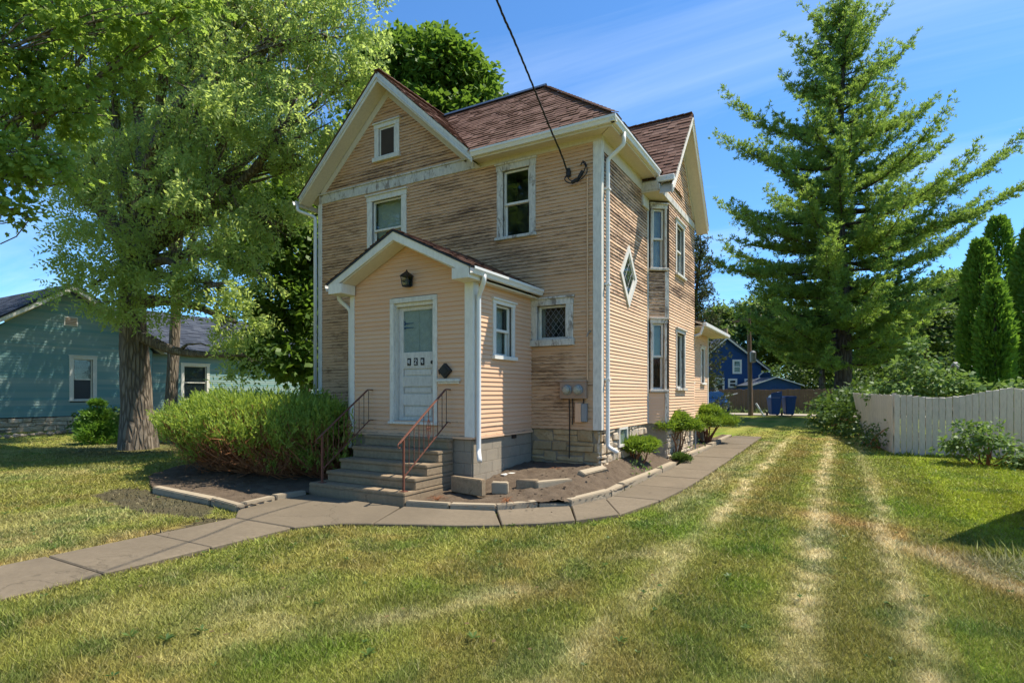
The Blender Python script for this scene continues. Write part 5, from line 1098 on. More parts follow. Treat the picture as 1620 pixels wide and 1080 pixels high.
# ---- white pine: whorls of limbs, needles in brushes on upturned twigs
def conifer(name, label, base, H, r0, prof, whorl, mat_, bark, nlen, tuft, z0=2.0, up=.25, manual=(), density=1.0, droop=-.08, group=None, thick=1.0):
    t = thing(name, label, 'tree', base, group); mb = MB(); b = Vector(base); ns = 12
    mb.tube([b + Vector((.12 * math.sin(i * .7), .1 * math.cos(i * .5), H * i / ns - (.3 if i == 0 else 0))) for i in range(ns + 1)], [r0 * (1 - .95 * i / ns) + .012 for i in range(ns + 1)], 10, cap=False)
    P, D = [], []
    def branch(z, az, L, rise, curl=.25):
        a = b + Vector((0, 0, z)); d = Vector((math.cos(az), math.sin(az), 0)); sd_ = Vector((-d.y, d.x, 0)); n = max(6, int(L / .32)); pts = []
        w = random.uniform(-.10, .10)
        for i in range(n + 1):
            s = i / n; pts.append(a + d * L * s + Vector((0, 0, L * (rise * s + droop * math.sin(math.pi * s) + curl * s ** 3))) + sd_ * L * w * math.sin(s * 2.5))
        mb.tube(pts, [max(.007, (.026 + .010 * L) * (1 - s / (n + .2)) ** .9) for s in range(n + 1)], 5, cap=False)
        for i in range(max(1, int(n * .20)), n + 1):
            s = i / n; wtw = (.20 + .95 * math.sin(math.pi * min(1, s * .95)) ** .8) * (.24 + .13 * L) * (1.05 - .55 * s)
            for sg in (1, -1, 0):
                if sg == 0 and random.random() > .75: continue
                tw = (sd_ * sg * random.uniform(.3, 1.1) + d * random.uniform(.1, 1.0) + Vector((0, 0, random.uniform(-.05, .5)))).normalized() * wtw * random.uniform(.45, 1.3) if sg else (d * .5 + Vector((0, 0, .5))) * wtw * .8
                q0 = pts[i]; q1 = q0 + tw; mb.tube([q0, (q0 + q1) / 2 - Vector((0, 0, .02)), q1], [.010, .007, .003], 3, cap=False)
                m_ = max(2, int(tw.length / .12 * density))
                for k in range(m_):
                    f = (k + random.uniform(.4, 1.0)) / m_; P.append(q0.lerp(q1, f) + Vector(RNG.normal(size=3)) * .09); D.append(tw.normalized() * .6 + Vector((0, 0, up)))
    for args in manual: branch(*args)
    z = z0
    while z < H - .4:
        k = random.choice((3, 4, 4, 5)); a0 = random.uniform(0, 6.28)
        for j in range(k): branch(z + random.uniform(-.15, .15), a0 + j * 6.283 / k + random.uniform(-.4, .4), prof(z) * random.uniform(.62, 1.08), .02 + .32 * (z / H) ** 2 + random.uniform(-.05, .1), .16 + .2 * (z / H))
        z += whorl * random.uniform(.7, 1.3)
    for k in range(10): P.append(b + Vector((0, 0, H - .06 * k))); D.append(Vector((0, 0, 1)))
    mb.build('trunk', bark, t, smooth=True)
    P = np.array([p[:] for p in P]); D = unit(np.array([d[:] for d in D])); n = len(P); PP, DD = [], []
    for k in range(tuft): PP.append(P); DD.append(unit(D + .70 * RNG.normal(size=(n, 3))))
    m = n * tuft; V, F = leaves(np.concatenate(PP), np.concatenate(DD), nlen * RNG.uniform(.65, 1.25, m), nlen * .17 * thick, None, 0, .5)
    quick_mesh('needles', V, F, mat_, t, np.repeat(np.tile(np.clip(.5 * RNG.uniform(0, 1, n) + .5 * vnoise(P[:, 0] * .6, P[:, 2] * .8, 33), 0, 1), tuft), 4)); return t
RT = R(29.85)                    # the pine's widest limbs lie across the view, as in the photograph
px_ = lambda z: float(np.interp(z, [3, 6, 9, 12, 14, 17, 20, 22], [4.6, 5.4, 6.2, 5.2, 4.2, 2.7, 1.5, .8]))
MAN = [(20.2, RT, 2.6, .30, .3), (20.4, RT + math.pi, 2.2, .35, .3), (17.8, RT, 3.9, .34, .28), (15.4, RT + .2, 4.3, .10, .18), (18.6, RT + math.pi, 3.0, .30, .2), (17.0, RT + math.pi - .1, 3.0, .25, .2), (15.2, RT + math.pi, 6.0, .10, .28), (14.8, RT - .2, 4.4, .16, .2), (13.2, RT + math.pi + .1, 6.9, .04, .14), (12.8, RT, 5.8, .16, .18), (10.8, RT - .1, 8.6, .24, .20), (9.0, RT + .12, 9.0, .22, .18), (10.6, RT + math.pi, 5.8, .04, .06), (9.2, RT + math.pi - .15, 5.5, .02, .05), (9.5, RT - .3, 8.0, .15, .1), (8.2, RT + math.pi, 7.2, -.03, .06), (8.3, RT + .2, 7.4, .10, .15), (6.8, RT + math.pi + .2, 5.0, -.04, .05), (7.0, RT - .1, 6.5, .04, .1), (5.5, RT, 5.0, 0, .05), (5.2, RT + math.pi, 4.2, -.04, .05), (4.0, RT + math.pi - .2, 4.0, -.06, .05), (4.2, RT + .1, 4.6, -.05, .05)]
conifer('white_pine_tree', 'tall white pine with sweeping upturned limbs beside the drive', (4.0, 24.5, .0), 21.9, .44, px_, .52, M['pine'], M['bark_pine'], .20, 9, 3.0, .55, MAN, 2.5, thick=1.2)
conifer('spruce_tree', 'dark spruce partly hidden by the house bay', (-1.5, 15.65, -.15), 8.5, .18, lambda z: 1.55 * (1 - z / 8.9) + .22, .30, M['spruce'], M['bark_pine'], .13, 6, .7, .15, (), 1.0, -.10, thick=1.5)
# ---- arborvitae columns behind the fence
def column(label, x, y, z, h, r, n, name='arborvitae'):
    t = thing(name, label, 'tree', (x, y, z), 'columnar arborvitae behind the white fence' if name == 'arborvitae' else None); mb = MB(); mb.tube([(x, y, z - .2), (x, y, z + h * .6), (x, y, z + h * .97)], [.09, .05, .01], 7); mb.build('trunk', M['bark_pine'], t)
    s = RNG.uniform(.01, .99, n) ** 1.1; rr = r * np.minimum(1, (.78 + 1.6 * s)) * np.clip((1 - s) * 3.4, 0.02, 1) ** .55; a = RNG.uniform(0, 6.283, n)
    lump = .66 + .55 * vnoise(a * 1.9, s * h * 1.3, 17) ; q = rr * lump * RNG.uniform(.45, 1, n) ** .35
    P = np.stack([x + q * np.cos(a), y + q * np.sin(a), z + h * s + .0 * a], 1); D = unit(np.stack([np.cos(a) * .55, np.sin(a) * .55, np.full(n, .9)], 1) + .42 * RNG.normal(size=(n, 3)))
    N = np.stack([-np.sin(a), np.cos(a), 0 * a], 1) + .5 * RNG.normal(size=(n, 3)); l = .20 * RNG.uniform(.5, 1.3, n)
    V, F = leaves(P, D, l, l * .42, N); quick_mesh('foliage', V, F, M['arb'], t, np.repeat(np.clip(RNG.uniform(0, 1, n) * .7 + .3 * vnoise(a * 3, s * h * 3, 8), 0, 1), 4))
column('tallest arborvitae column, rear one of the three close together', 8.95, 16.9, -.15, 8.0, .60, 12000); column('slim arborvitae column on the pine side of the group', 8.05, 14.6, -.15, 6.7, .55, 12000)
column('short arborvitae column standing in front of the two taller ones', 8.15, 13.0, -.15, 5.0, .45, 9000); column('arborvitae column cut off by the right edge of the picture', 9.5, 14.3, -.15, 7.2, .72, 14000)
def cone_shrub(): 
    t = thing('dwarf_conifer', 'bright green cone shaped dwarf conifer in front of the teal wall', 'shrub', (-18.2, -.25, -.34)); [yew_pad(t, (-18.2, -.25, z_), r_, n_, M['arb'], flat=.9, ln=.12) for z_, r_, n_ in ((-.22, .68, 4500), (.15, .55, 3500), (.55, .40, 2500), (.95, .22, 1200))]
    mb = MB(); mb.tube([(-18.2, -.25, -.4), (-18.2, -.25, .9)], [.05, .02], 6); mb.build('trunk', M['twig'], t)
cone_shrub()
def bush(name, label, lobes, m_, dens, L, W, base, cat='shrub', stems=10, **kw):
    t = thing(name, label, cat, base); mb = MB(); b = Vector(base)
    for i in range(stems):
        l = lobes[i % len(lobes)]; limb(mb, b + Vector((random.uniform(-.15, .15), random.uniform(-.15, .15), -.1)), (l[0] + random.uniform(-.3, .3) * l[3], l[1], l[2] + random.uniform(-.2, .4) * l[3]), .022, .006, .02, 6, 4, .1)
    mb.build('stems', M['twig'], t); V, F, v = lobe_leaves(lobes, dens, L, W, **kw); quick_mesh('leaves', V, F, m_, t, v); return t
bush('lilac_bush', 'pale green leafy bush leaning over the white fence', [(5.75, 10.9, 1.35, .75), (6.5, 11.0, 1.5, .75), (6.1, 11.3, 2.1, .62), (6.15, 11.4, 2.75, .34), (5.2, 11.4, 1.2, .6), (7.1, 11.0, 1.35, .55), (5.75, 11.8, 2.15, .4)], M['shrub'], 1300, .15, .11, (6.1, 11.2, -.2), stems=16, clump=.28)
bush('weedy_bush', 'leafy bush sprouting in front of the white fence', [(6.55, 6.55, .22, .42), (6.85, 6.45, .42, .36), (6.55, 6.6, .55, .28), (7.2, 6.2, .05, .40), (7.6, 6.2, -.05, .34), (6.2, 6.7, .0, .22)], M['shrub'], 3200, .115, .075, (6.75, 6.5, -.25), stems=14, clump=.26)
bush('weedy_bush', 'vine leaves climbing over the fence by the picture edge', [(7.4, 9.7, 1.35, .42), (8.1, 9.8, 1.5, .5), (8.8, 9.9, 1.55, .5)], M['shrub'], 1500, .15, .12, (8.0, 9.8, -.2), stems=8)
bush('dark_shrub', 'dark tangled shrub under the pine at the fence end', [(3.6, 15.5, .55, .8), (4.0, 14.0, .45, .75), (4.2, 16.5, 1.1, .9), (3.9, 17.8, .7, .9), (4.5, 13.0, .30, .5), (4.6, 15.0, 1.0, .6)], M['dshrub'], 1100, .16, .11, (4.0, 15.5, -.15), stems=18)
bush('weed_clump', 'weeds growing up the leaning end of the fence', [(4.75, 9.6, .10, .38), (4.85, 8.7, .02, .30), (4.62, 10.6, .15, .38), (4.95, 8.4, .35, .18)], M['dshrub'], 2200, .10, .06, (4.75, 9.5, -.2), stems=10)
bush('foundation_shrub', 'dark low shrub along the teal cottage foundation', [(-24.6, 2.2, .1, .6), (-23.8, 2.6, .15, .65), (-22.5, 2.7, .2, .8), (-20.5, 2.0, .2, .7)], M['dshrub'], 700, .17, .12, (-23.2, 2.5, -.3), stems=8)
# ---- trees beyond the yard
def lobes_round(x, y, z, r, h, n, seed):
    rg = np.random.default_rng(seed); L = [(x, y, z, r * .62)]
    for _ in range(n): d = unit(rg.normal(size=3)); L.append((x + d[0] * r * .72, y + d[1] * r * .72, z + d[2] * h * .42, r * rg.uniform(.30, .5)))
    return L
BT = [(-4.5, 52, 7.0, 4.2, 9, 'hazy green tree behind the blue house chimney'), (.5, 56, 6.5, 3.8, 8, 'tree rising over the right roof slope of the blue house'), (8.5, 48, 6.5, 4.2, 8, 'broad yellow green tree behind the white pine trunk'), (2.8, 40, 6.2, 2.7, 7, 'sunny olive tree just left of the pine limbs'), (19, 50, 7.0, 4.5, 9, 'large shaded tree between the pine and the columns'), (27, 44, 7.5, 4.5, 9, 'dark tree beyond the arborvitae columns'), (-14, 60, 6, 4.5, 8, 'distant tree behind the spruce'), (13.5, 58, 7.5, 5, 10, 'distant tree under the lowest pine limbs'), (36, 40, 7, 4.5, 9, 'distant tree at the right edge behind the fence')]
for i, (x, y, z, r, h, lb) in enumerate(BT):
    tree('background_tree', lb, (x, y, -.1), (x, y, z * .5), .3, lobes_round(x, y, z, r, h, 9, 100 + i), M['bark'], M['far'], 430, .34, .28, group='trees beyond the alley', limb_r=.12, sub_br=1, droop=.3, clump=.45, fill=.45, sub=16)
for i, (x, y, z, r, h, lb) in enumerate([(-14, -24, 9.5, 6, 13, 'tall street tree facing the upper right window'), (-25, -25, 10, 6.5, 14, 'tall street tree facing the upper left window'), (-37, -24, 9, 6, 12, 'street tree farthest along the road'), (12, -38, 7, 5, 9, 'smaller street tree across the road')]):
    tree('street_tree', lb, (x, y, -.37), (x, y, z * .5), .3, lobes_round(x, y, z, r, h, 8, 300 + i), M['bark'], M['far'], 150, .5, .42, group='trees along the street', limb_r=.12, sub_br=0, sub=14)
# undergrowth that closes the view between the pine trunk and the tan fence
V, F, v = lobe_leaves([(5.0 + k * 1.35, 33.5 + 1.6 * math.sin(k * 2.1) + (3 if k < 3 else 0), 1.6 + .9 * math.sin(k * 1.3), 1.9) for k in range(20)] + [(2 + k * 2.6, 44 + 2 * math.sin(k), 2.6 + math.sin(k * 1.7), 2.6) for k in range(14)] + [(-3 - k * 2.6, 49 + 2 * math.sin(k), 2.4, 2.6) for k in range(8)], 330, .28, .22); quick_mesh('undergrowth', V, F, M['dshrub'], None, v, kind='stuff')

# ================================================================== LAWN BLADES
def lawn():
    n = 620000; u = RNG.random(n); d0, d1 = 2.6, 27.0; d = d0 * (d1 / d0) ** u ** 1.12; lat = RNG.uniform(-1.02, 1.02, n) * d * 1.04
    Fv = np.array([-math.sin(RT), math.cos(RT)]); Rv = np.array([math.cos(RT), math.sin(RT)])
    x = co.location.x + Fv[0] * d + Rv[0] * lat; y = co.location.y + Fv[1] * d + Rv[1] * lat
    jx, jy = RNG.normal(size=n) * .042, RNG.normal(size=n) * .042
    keep = ~(in_poly(x + jx, y + jy, [(a[0], a[1]) for a in WALK]) | in_poly(x, y, BED_R) | in_poly(x, y, BED_L) | ((x > -7.7) & (x < .6) & (y > -2.2)) | ((x > -4) & (x < -1.8) & (y > -3.5)) | (np.hypot(x + 15.07, y + .5) < .9))
    keep &= RNG.random(n) < sstep(27.5, 13, d)
    bare = in_poly(x, y, BARE) & (RNG.random(n) < .86); keep &= ~bare
    x, y, d = x[keep], y[keep], d[keep]; n = len(x)
    h = (.020 + .030 * RNG.random(n)) * (.55 + .9 * fbm(x * 1.7, y * 1.7, 61)) * (1 + .7 * (RNG.random(n) < .04)); w = (.0028 + .00145 * np.maximum(d - 3, 0)) * RNG.uniform(.7, 1.4, n)
    tall = np.exp(-(((x - 5.6) / .75) ** 2 + ((y + 2.55) / .42) ** 2)); h = h * (1 + 4.6 * tall * RNG.random(n)); w = w * (1 + .6 * tall)
    edge = sstep(.16, .0, np.abs(y - 7.9)) * (x > 4.6); h = h * (1 + 2.2 * edge)
    a = RNG.uniform(0, 6.283, n); z = gz(y) + .05 * (fbm(x * .5, y * .5, 77) - .5) - .034
    lx, ly = RNG.normal(size=n) * .55 * h, RNG.normal(size=n) * .55 * h
    B0 = np.stack([x - w * np.cos(a), y - w * np.sin(a), z], 1); B1 = np.stack([x + w * np.cos(a), y + w * np.sin(a), z], 1); T = np.stack([x + lx, y + ly, z + h], 1)
    C = lawn_tint(x, y); C = C * RNG.uniform(.72, 1.35, (n, 1)); dry = (RNG.random(n) < .16)[:, None]; C = np.where(dry, C * .5 + np.array([.40, .33, .16]) * .5, C)
    tl = (tall * (y < -2.6))[:, None]; C = C * (1 - .6 * tl) + np.array([.48, .45, .30]) * .6 * tl
    V = np.stack([B0, B1, T], 1).reshape(-1, 3); F = np.arange(3 * n).reshape(n, 3)
    quick_mesh('lawn_grass', V, F, M['grass'], tint=np.repeat(C, 3, 0), kind='stuff')
lawn()
t = thing('long_grass_clump', 'unmown pale grass clump at the right edge of the lawn', 'grass clump', (5.6, -2.7, -.37))
n = 9000; x = 5.85 + RNG.normal(size=n) * .42; y = -2.75 + RNG.normal(size=n) * .24 + .1 * (x - 5.85); l = RNG.uniform(.06, .26, n) * np.exp(-((x - 6.1) / .9) ** 2); P = np.stack([x, y, np.full(n, -.39)], 1); D = unit(RNG.normal(size=(n, 3)) * np.array([.7, .7, .2]) + np.array([-.15, -.25, .6]))
V, F = leaves(P, D, l, .007, None, 0, .5); V[2::4, 2] -= .35 * l; pale = (RNG.random(n) < np.where(y < -2.85, .8, .3))[:, None]; quick_mesh('blades', V, F, M['grass'], t, tint=np.repeat(np.where(pale, np.array([[.44, .42, .25]]), np.array([[.13, .20, .04]])), 4, 0))
# low weeds in the turf: flat rosettes of broad leaves
n = 150; d = 2.8 * (14 / 2.8) ** RNG.random(n); lt_ = RNG.uniform(-1, 1, n) * d; wx = co.location.x - math.sin(RT) * d + math.cos(RT) * lt_; wy = co.location.y + math.cos(RT) * d + math.sin(RT) * lt_
k = ~(in_poly(wx, wy, WALK) | in_poly(wx, wy, BED_R) | in_poly(wx, wy, BED_L) | ((wx < .6) & (wy > -2.3) & (wx > -7.7))); wx, wy = wx[k], wy[k]; n = len(wx); m = 9
ang = RNG.uniform(0, 6.283, (n, m)); r = RNG.uniform(.4, 1, (n, 1)); P = np.stack([np.repeat(wx, m), np.repeat(wy, m), np.repeat(gz(wy), m) - .005], 1); D = np.stack([np.cos(ang).ravel(), np.sin(ang).ravel(), RNG.uniform(.15, .7, n * m)], 1)
V, F = leaves(P, D, .065 * np.repeat(r, m), .024 * np.repeat(r, m), np.array([[0, 0, 1.]]) + .2 * RNG.normal(size=(n * m, 3)), .15, .6); quick_mesh('turf_weeds', V, F, M['dshrub'], None, np.repeat(np.repeat(RNG.random(n), m), 4), kind='stuff')
# a few fallen leaves on the lawn
n = 46; x = RNG.uniform(-6, 3.2, n); y = RNG.uniform(-8.5, -4.6, n); k = ~in_poly(x, y, WALK); x, y = x[k], y[k]; n = len(x)
V, F = leaves(np.stack([x, y, gz(y) + .015], 1), np.stack([RNG.normal(size=n), RNG.normal(size=n), .1 * np.ones(n)], 1), .05, .032, np.array([[0, 0, 1.]]) + .25 * RNG.normal(size=(n, 3))); quick_mesh('fallen_leaves', V, F, M['pods'], None, np.repeat(RNG.random(n), 4), kind='stuff')
# ================================================================== NEIGHBOURS, FENCES, ALLEY
teal = thing('cottage', 'low teal clapboard cottage with a dark roof in the locust tree shade', 'house', (-29, 6, -.33))
TX = -27.3; WT = WF((TX, 0, 0), (0, 1, 0), (1, 0, 0)); WTW = WF((TX - 1.2, 0, 0), (0, 1, 0), (1, 0, 0))
tw = (2.66, 3.80, .98, 3.15); tg = backing(WT, 'wall', teal, M['sheath'], -1.0, 6.4, .25, 3.55, [inner(*tw, .17, .18)])
mb = MB(); WT.prism(mb, [(-1.0, 3.55), (6.4, 3.55), (2.70, 6.05)], -.06, 0); tgg = mb.build('gable_wall', M['sheath'], teal)
TL = lambda z: max(-.98, 2.70 - (6.05 - z) / .676); TH = lambda z: min(6.38, 2.70 + (6.05 - z) / .676)
clad(WT, tg, M['clap_teal'], TL, TH, .30, 6.0, .125, [rect(tw[0] + .02, tw[1] - .02, tw[2], tw[3])], lambda u, v: .02)
window(teal, WT, *tw, .17, .18, m=M['trim_new'], label='dark sash window in the gable of the teal cottage')
mb = MB(); WT.box(mb, 2.45, 3.0, 4.50, 4.92, 0, .04); vv = mb.build('vent', M['trim_new'], teal)
for k in range(5): mb = MB(); WT.box(mb, 2.50, 2.95, 4.55 + k * .07, 4.59 + k * .07, .04, .06); mb.build('slat', M['meter'], vv)
mb = MB(); WT.box(mb, 4.2, 6.38, 3.70, 3.74, .02, .05); mb.build('trim_strip', M['clap_teal'], teal)
for s in (-1, 1):
    mb = MB(); e = 2.70 + s * 4.15; WT.prism(mb, [(2.70, 6.42), (e, 6.42 - 4.15 * .676), (e, 6.20 - 4.15 * .676), (2.70, 6.14)], .45, .49); mb.build('barge_board', M['trim_new'], teal)
    mb = MB(); WT.prism(mb, [(2.70, 6.22), (e, 6.24 - 4.15 * .676), (e, 6.20 - 4.15 * .676), (2.70, 6.18)], 0.02, .448); mb.build('soffit', M['soffit'], teal)
mb = MB(); e0, e1 = 2.70 - 4.25, 2.70 + 4.25; zr, ze = 6.45, 6.45 - 4.25 * .676
slab(mb, [(TX + .52, e0, ze), (TX - 11, e0, ze), (TX - 11, 2.7, zr), (TX + .52, 2.7, zr)], .06); slab(mb, [(TX + .52, e1, ze), (TX - 11, e1, ze), (TX - 11, 2.7, zr), (TX + .52, 2.7, zr)], .06); tr_ = mb.build('roof', M['flash'], teal)
mb = MB(); st = Vector((0, 4.25, zr - ze)); shingles(mb, Vector((TX + .54, e0, ze + .01)), (-1, 0, 0), st, [(0, 0), (11, 0), (11, st.length), (0, st.length)], .2, .6, .02); shingles(mb, Vector((TX + .54, e1, ze + .01)), (-1, 0, 0), Vector((0, -4.25, zr - ze)), [(0, 0), (11, 0), (11, st.length), (0, st.length)], .2, .6, .02)
# wing with its roof slope towards us
ww = (8.55, 10.25, .95, 3.10); tw_ = backing(WTW, 'wall', teal, M['sheath'], 6.4, 19.5, .25, 3.6, [inner(*ww, .18, .18)])
clad(WTW, tw_, M['clap_teal'], c_(6.42), c_(19.5), .30, 3.55, .125, [rect(ww[0] + .02, ww[1] - .02, ww[2], ww[3])], lambda u, v: .02)
window(teal, WTW, *ww, .18, .18, m=M['trim_new'], label='wide dark window in the cottage wing behind the juniper')
sw = Vector((-3.6, 0, 2.7)); shingles(mb, Vector((TX - .75, 6.2, 3.55)), (0, 1, 0), sw, [(0, 0), (13.6, 0), (13.6, sw.length), (0, sw.length)], .2, .6, .02); mb.build('shingles', M['shingle_dark'], tr_, kind='stuff')
mb = MB(); slab(mb, [(TX - .73, 6.2, 3.53), (TX - .73, 19.8, 3.53), (TX - 4.35, 19.8, 6.23), (TX - 4.35, 6.2, 6.23)], .06); mb.box(TX - 6, 6.5, .2, TX - 1.3, 19.4, 3.5); mb.box(TX - 10.8, -.9, .2, TX - .08, 6.3, 3.6); mb.build('wing_roof', M['flash'], teal)
gutter((TX - .72, 6.2, 3.44), (TX - .72, 19.8, 3.44), (1, 0, 0)).parent = teal
bpy.data.objects['gutter'] ; 
mb = MB(); mb.box(TX - .35, -1.0, -.7, TX - .02, 6.4, .27); mb.box(TX - 1.5, 6.42, -.7, TX - 1.22, 19.5, .27); fnd = mb.build('foundation', M['mortar'], teal)
masonry(WF((TX - .02, 0, 0), (0, 1, 0), (1, 0, 0)), -1.0, 6.4, -.36, .26, M['rubble'], (.17, .26), (.3, .7), (.01, .06), (), .03)
mb = MB(); mb.tube([(TX - 1.1, 6.7, 3.5), (TX - 1.1, 6.7, -.2)], .05, 8); mb.build('downspout', M['gutter'], teal)
flush_boards(270)
for i in range(34):      # field stones along the cottage border
    y = -1.6 + i * .135 + random.uniform(-.06, .06); x = -23.9 + random.uniform(-.25, .25) - .02 * i; r = random.uniform(.09, .19); mb = MB()
    V = [Vector((x, y, float(gz(y)) + r * .35)) + Vector(d) * r * random.uniform(.8, 1.15) * 1.0 for d in [(sx * .7, sy * .7, sz * .45) for sz in (-1, 1) for sx, sy in ((-1, -1), (1, -1), (1, 1), (-1, 1))]]
    mb.hexa(V); mb.build('border_rock', M['rock'], None, bevel=r * .28, segs=2, label='rough field stone in the row edging the cottage border', cat='rock', group='stones along the cottage border')
# ---- white board fence
fence = thing('board_fence', 'weathered white board fence with a leaning end section', 'fence', (6.4, 8.1, -.24))
FA, FB = Vector((5.16, 7.95, 0)), Vector((10.6, 8.45, 0))
def plank(a, d, w, z0, z1, lean=(0, 0), m='fence', th=.02, parent=None, name='plank'):
    s = Vector((-d.y, d.x, 0)); mb = MB(); e = Vector((*lean, 0)) if len(lean) == 2 else Vector(lean); p = [a, a + d * w, a + d * w + s * th, a + s * th]
    mb.hexa([v + Vector((0, 0, z0)) for v in p] + [v + Vector((0, 0, z1 + random.uniform(-.02, .02))) + e for v in p]); return mb.build(name, M[m], parent, bevel=.004)
d = (FB - FA).normalized(); L = (FB - FA).length; u = 0; k = 0
while u < L:
    w = .128 + random.uniform(-.006, .006); p = FA + d * u; q = u / 2.35; fr = q % 1; top = 1.33 - .11 * math.sin(math.pi * fr) * (1 if q < 1 else .6) + (.16 * sstep(.3, 1, fr) if q < 1 else .16 * (1 - sstep(0, .7, fr)))
    plank(p + Vector((-d.y, d.x, 0)) * random.uniform(-.004, .006), d, w, float(gz(p.y)) - .03, float(top), parent=fence); u += w + random.uniform(.004, .012); k += 1
for z in (.15, .95): mb = MB(); mb.bar(FA + Vector((0, .055, z)), FB + Vector((0, .055, z)), .045, .09); mb.build('rail', M['fence'], fence)
for u in (0, 2.4, 4.8): p = FA + d * u; mb = MB(); mb.box(p.x - .05, p.y + .09, -.4, p.x + .05, p.y + .19, 1.36); mb.build('post', M['fence'], fence)
GA0, GB0 = Vector((5.13, 7.98, 0)), Vector((4.62, 13.4, 0)); dd = (GB0 - GA0).normalized(); LL_ = (GB0 - GA0).length; u = 0.0
while u < LL_:
    w = .14; p = GA0 + dd * u; s = u / LL_; ln = -.30 * s ** 1.6
    plank(p, dd, w, float(gz(p.y)) - .03, 1.30 + .06 * s, (ln, .10 * s), parent=fence); u += w + .012
for z in (.2, .95): mb = MB(); mb.bar(GA0 + Vector((.06, 0, z)), GB0 + Vector((.06 - .22 * z, 0, z)), .045, .09); mb.build('rail', M['fence'], fence)
# ---- tan fence across the alley
f2 = thing('wooden_fence', 'tan wooden privacy fence along the far side of the alley', 'fence', (0, 31.5, .05)); a2, b2 = Vector((-12, 30.9, 0)), Vector((4.6, 32.2, 0)); d2 = (b2 - a2).normalized(); L2 = (b2 - a2).length; u = 0
while u < L2:
    p = a2 + d2 * u
    if -5.5 < p.x: plank(p, d2, .145, .03, 1.62 + random.uniform(-.03, .03), m='fence_tan', parent=f2)
    u += .152
mb = MB(); mb.bar(a2 + Vector((0, .06, .4)), b2 + Vector((0, .06, .4)), .05, .09); mb.bar(a2 + Vector((0, .06, 1.3)), b2 + Vector((0, .06, 1.3)), .05, .09); mb.build('rail', M['fence_tan'], f2)
V, F, v = lobe_leaves([(-4 + k * .55, 30.5 + .05 * k, .12, .28) for k in range(16)], 900, .24, .03, droop=-.5, flat=.6); quick_mesh('alley_weeds', V, F, M['shrub'], None, v, kind='stuff')
# ---- blue house with its low blue garage
bl = thing('blue_house', 'deep blue gabled house beyond the alley with white trimmed windows', 'house', (-4.5, 41, .1))
hd = Vector((math.cos(R(26)), math.sin(R(26)), 0)); hb = Vector((-hd.y, hd.x, 0)); O = Vector((-6.40, 37.87, 0)); WB_ = WF(O, hd, -hb)
mb = MB(); mb.prism([WB_.p(0, .1), WB_.p(5.35, .1), WB_.p(5.35, 3.55), WB_.p(2.55, 5.78), WB_.p(0, 3.6)], hb * 8); bb = mb.build('wall', M['clap_blue'], bl)
for k in range(30):
    z = .3 + k * .18
    if z > 5.5: break
    l = 0 if z < 3.6 else (z - 3.6) / .855; r_ = 5.35 if z < 3.55 else 5.35 - (z - 3.55) / .796; mb = MB(); mb.hexa([WB_.p(a, y, w) for y, w2 in ((z, .03), (z + .17, .008)) for a, w in ((l, -.01), (r_, -.01), (r_, w2), (l, w2))]); mb.build('clapboard', M['clap_blue'], bb)
for s, e, ze_ in ((-1, -.45, 3.28), (1, 5.95, 3.15)):
    mb = MB(); WB_.prism(mb, [(2.55, 6.02), (e, ze_ + .14), (e, ze_ - .06), (2.55, 5.78)], .30, .36); mb.build('barge_board', M['white'], bl)
    mb = MB(); p = [WB_.p(2.55, 6.06, .4), WB_.p(e, ze_ + .16, .4), WB_.p(e, ze_ + .16, -8.3), WB_.p(2.55, 6.06, -8.3)]; slab(mb, p, .08); mb.build('roof', M['shingle_dark'], bl)
mb = MB(); cpos = WB_.p(3.1, 5.9, -2.5); mb.box(cpos.x - .3, cpos.y - .3, 5.3, cpos.x + .3, cpos.y + .3, 6.9); mb.build('chimney', M['step'], bl)
def bwin(u0, u1, v0, v1, label=None, cross=True, nm='window'):
    mb = MB(); f = .14; WB_.box(mb, u0, u0 + f, v0, v1, 0, .07); WB_.box(mb, u1 - f, u1, v0, v1, 0, .07); WB_.box(mb, u0 + f, u1 - f, v0, v0 + f, 0, .068); WB_.box(mb, u0 + f, u1 - f, v1 - f, v1, 0, .068)
    if cross: WB_.box(mb, u0 + f, u1 - f, (v0 + v1) / 2 - .04, (v0 + v1) / 2 + .04, .0, .06)
    w = mb.build(nm, M['white'], bl, label=label); mb = MB(); WB_.box(mb, u0 + f - .01, u1 - f + .01, v0 + f - .01, v1 - f + .01, .035, .045); mb.build('pane', M['glass'], w); mb = MB(); WB_.box(mb, u0 + f - .01, u1 - f + .01, v0 + f - .01, v1 - f + .01, .031, .0335); mb.build('room', M['room'], w)
bwin(3.05, 3.78, 2.95, 4.10, 'upper sash window of the blue house'); bwin(2.70, 3.42, 1.80, 2.55, 'small square window of the blue house'); bwin(1.60, 2.40, .25, 2.62, 'white framed back door of the blue house', False, 'door'); bwin(4.0, 4.7, 1.80, 2.55, 'small window of the blue house behind the utility pole')
mb = MB(); q = WB_.p(5.36, .1); P = [q + hb * 1.5, q + hb * 1.5 + hd * 1.3, q + hb * 7 + hd * 1.3, q + hb * 7]; mb.prism(P, (0, 0, 3.0)); mb.build('bay', M['clap_blue'], bl)
mb = MB(); mb.tube([WB_.p(5.5, 3.1, .1), WB_.p(5.15, 2.8, .08), WB_.p(5.15, .2, .08)], .06, 6); mb.tube([WB_.p(3.95, 1.3, .05), WB_.p(3.95, .2, .1)], .05, 6); mb.build('downspout', M['white'], bl)
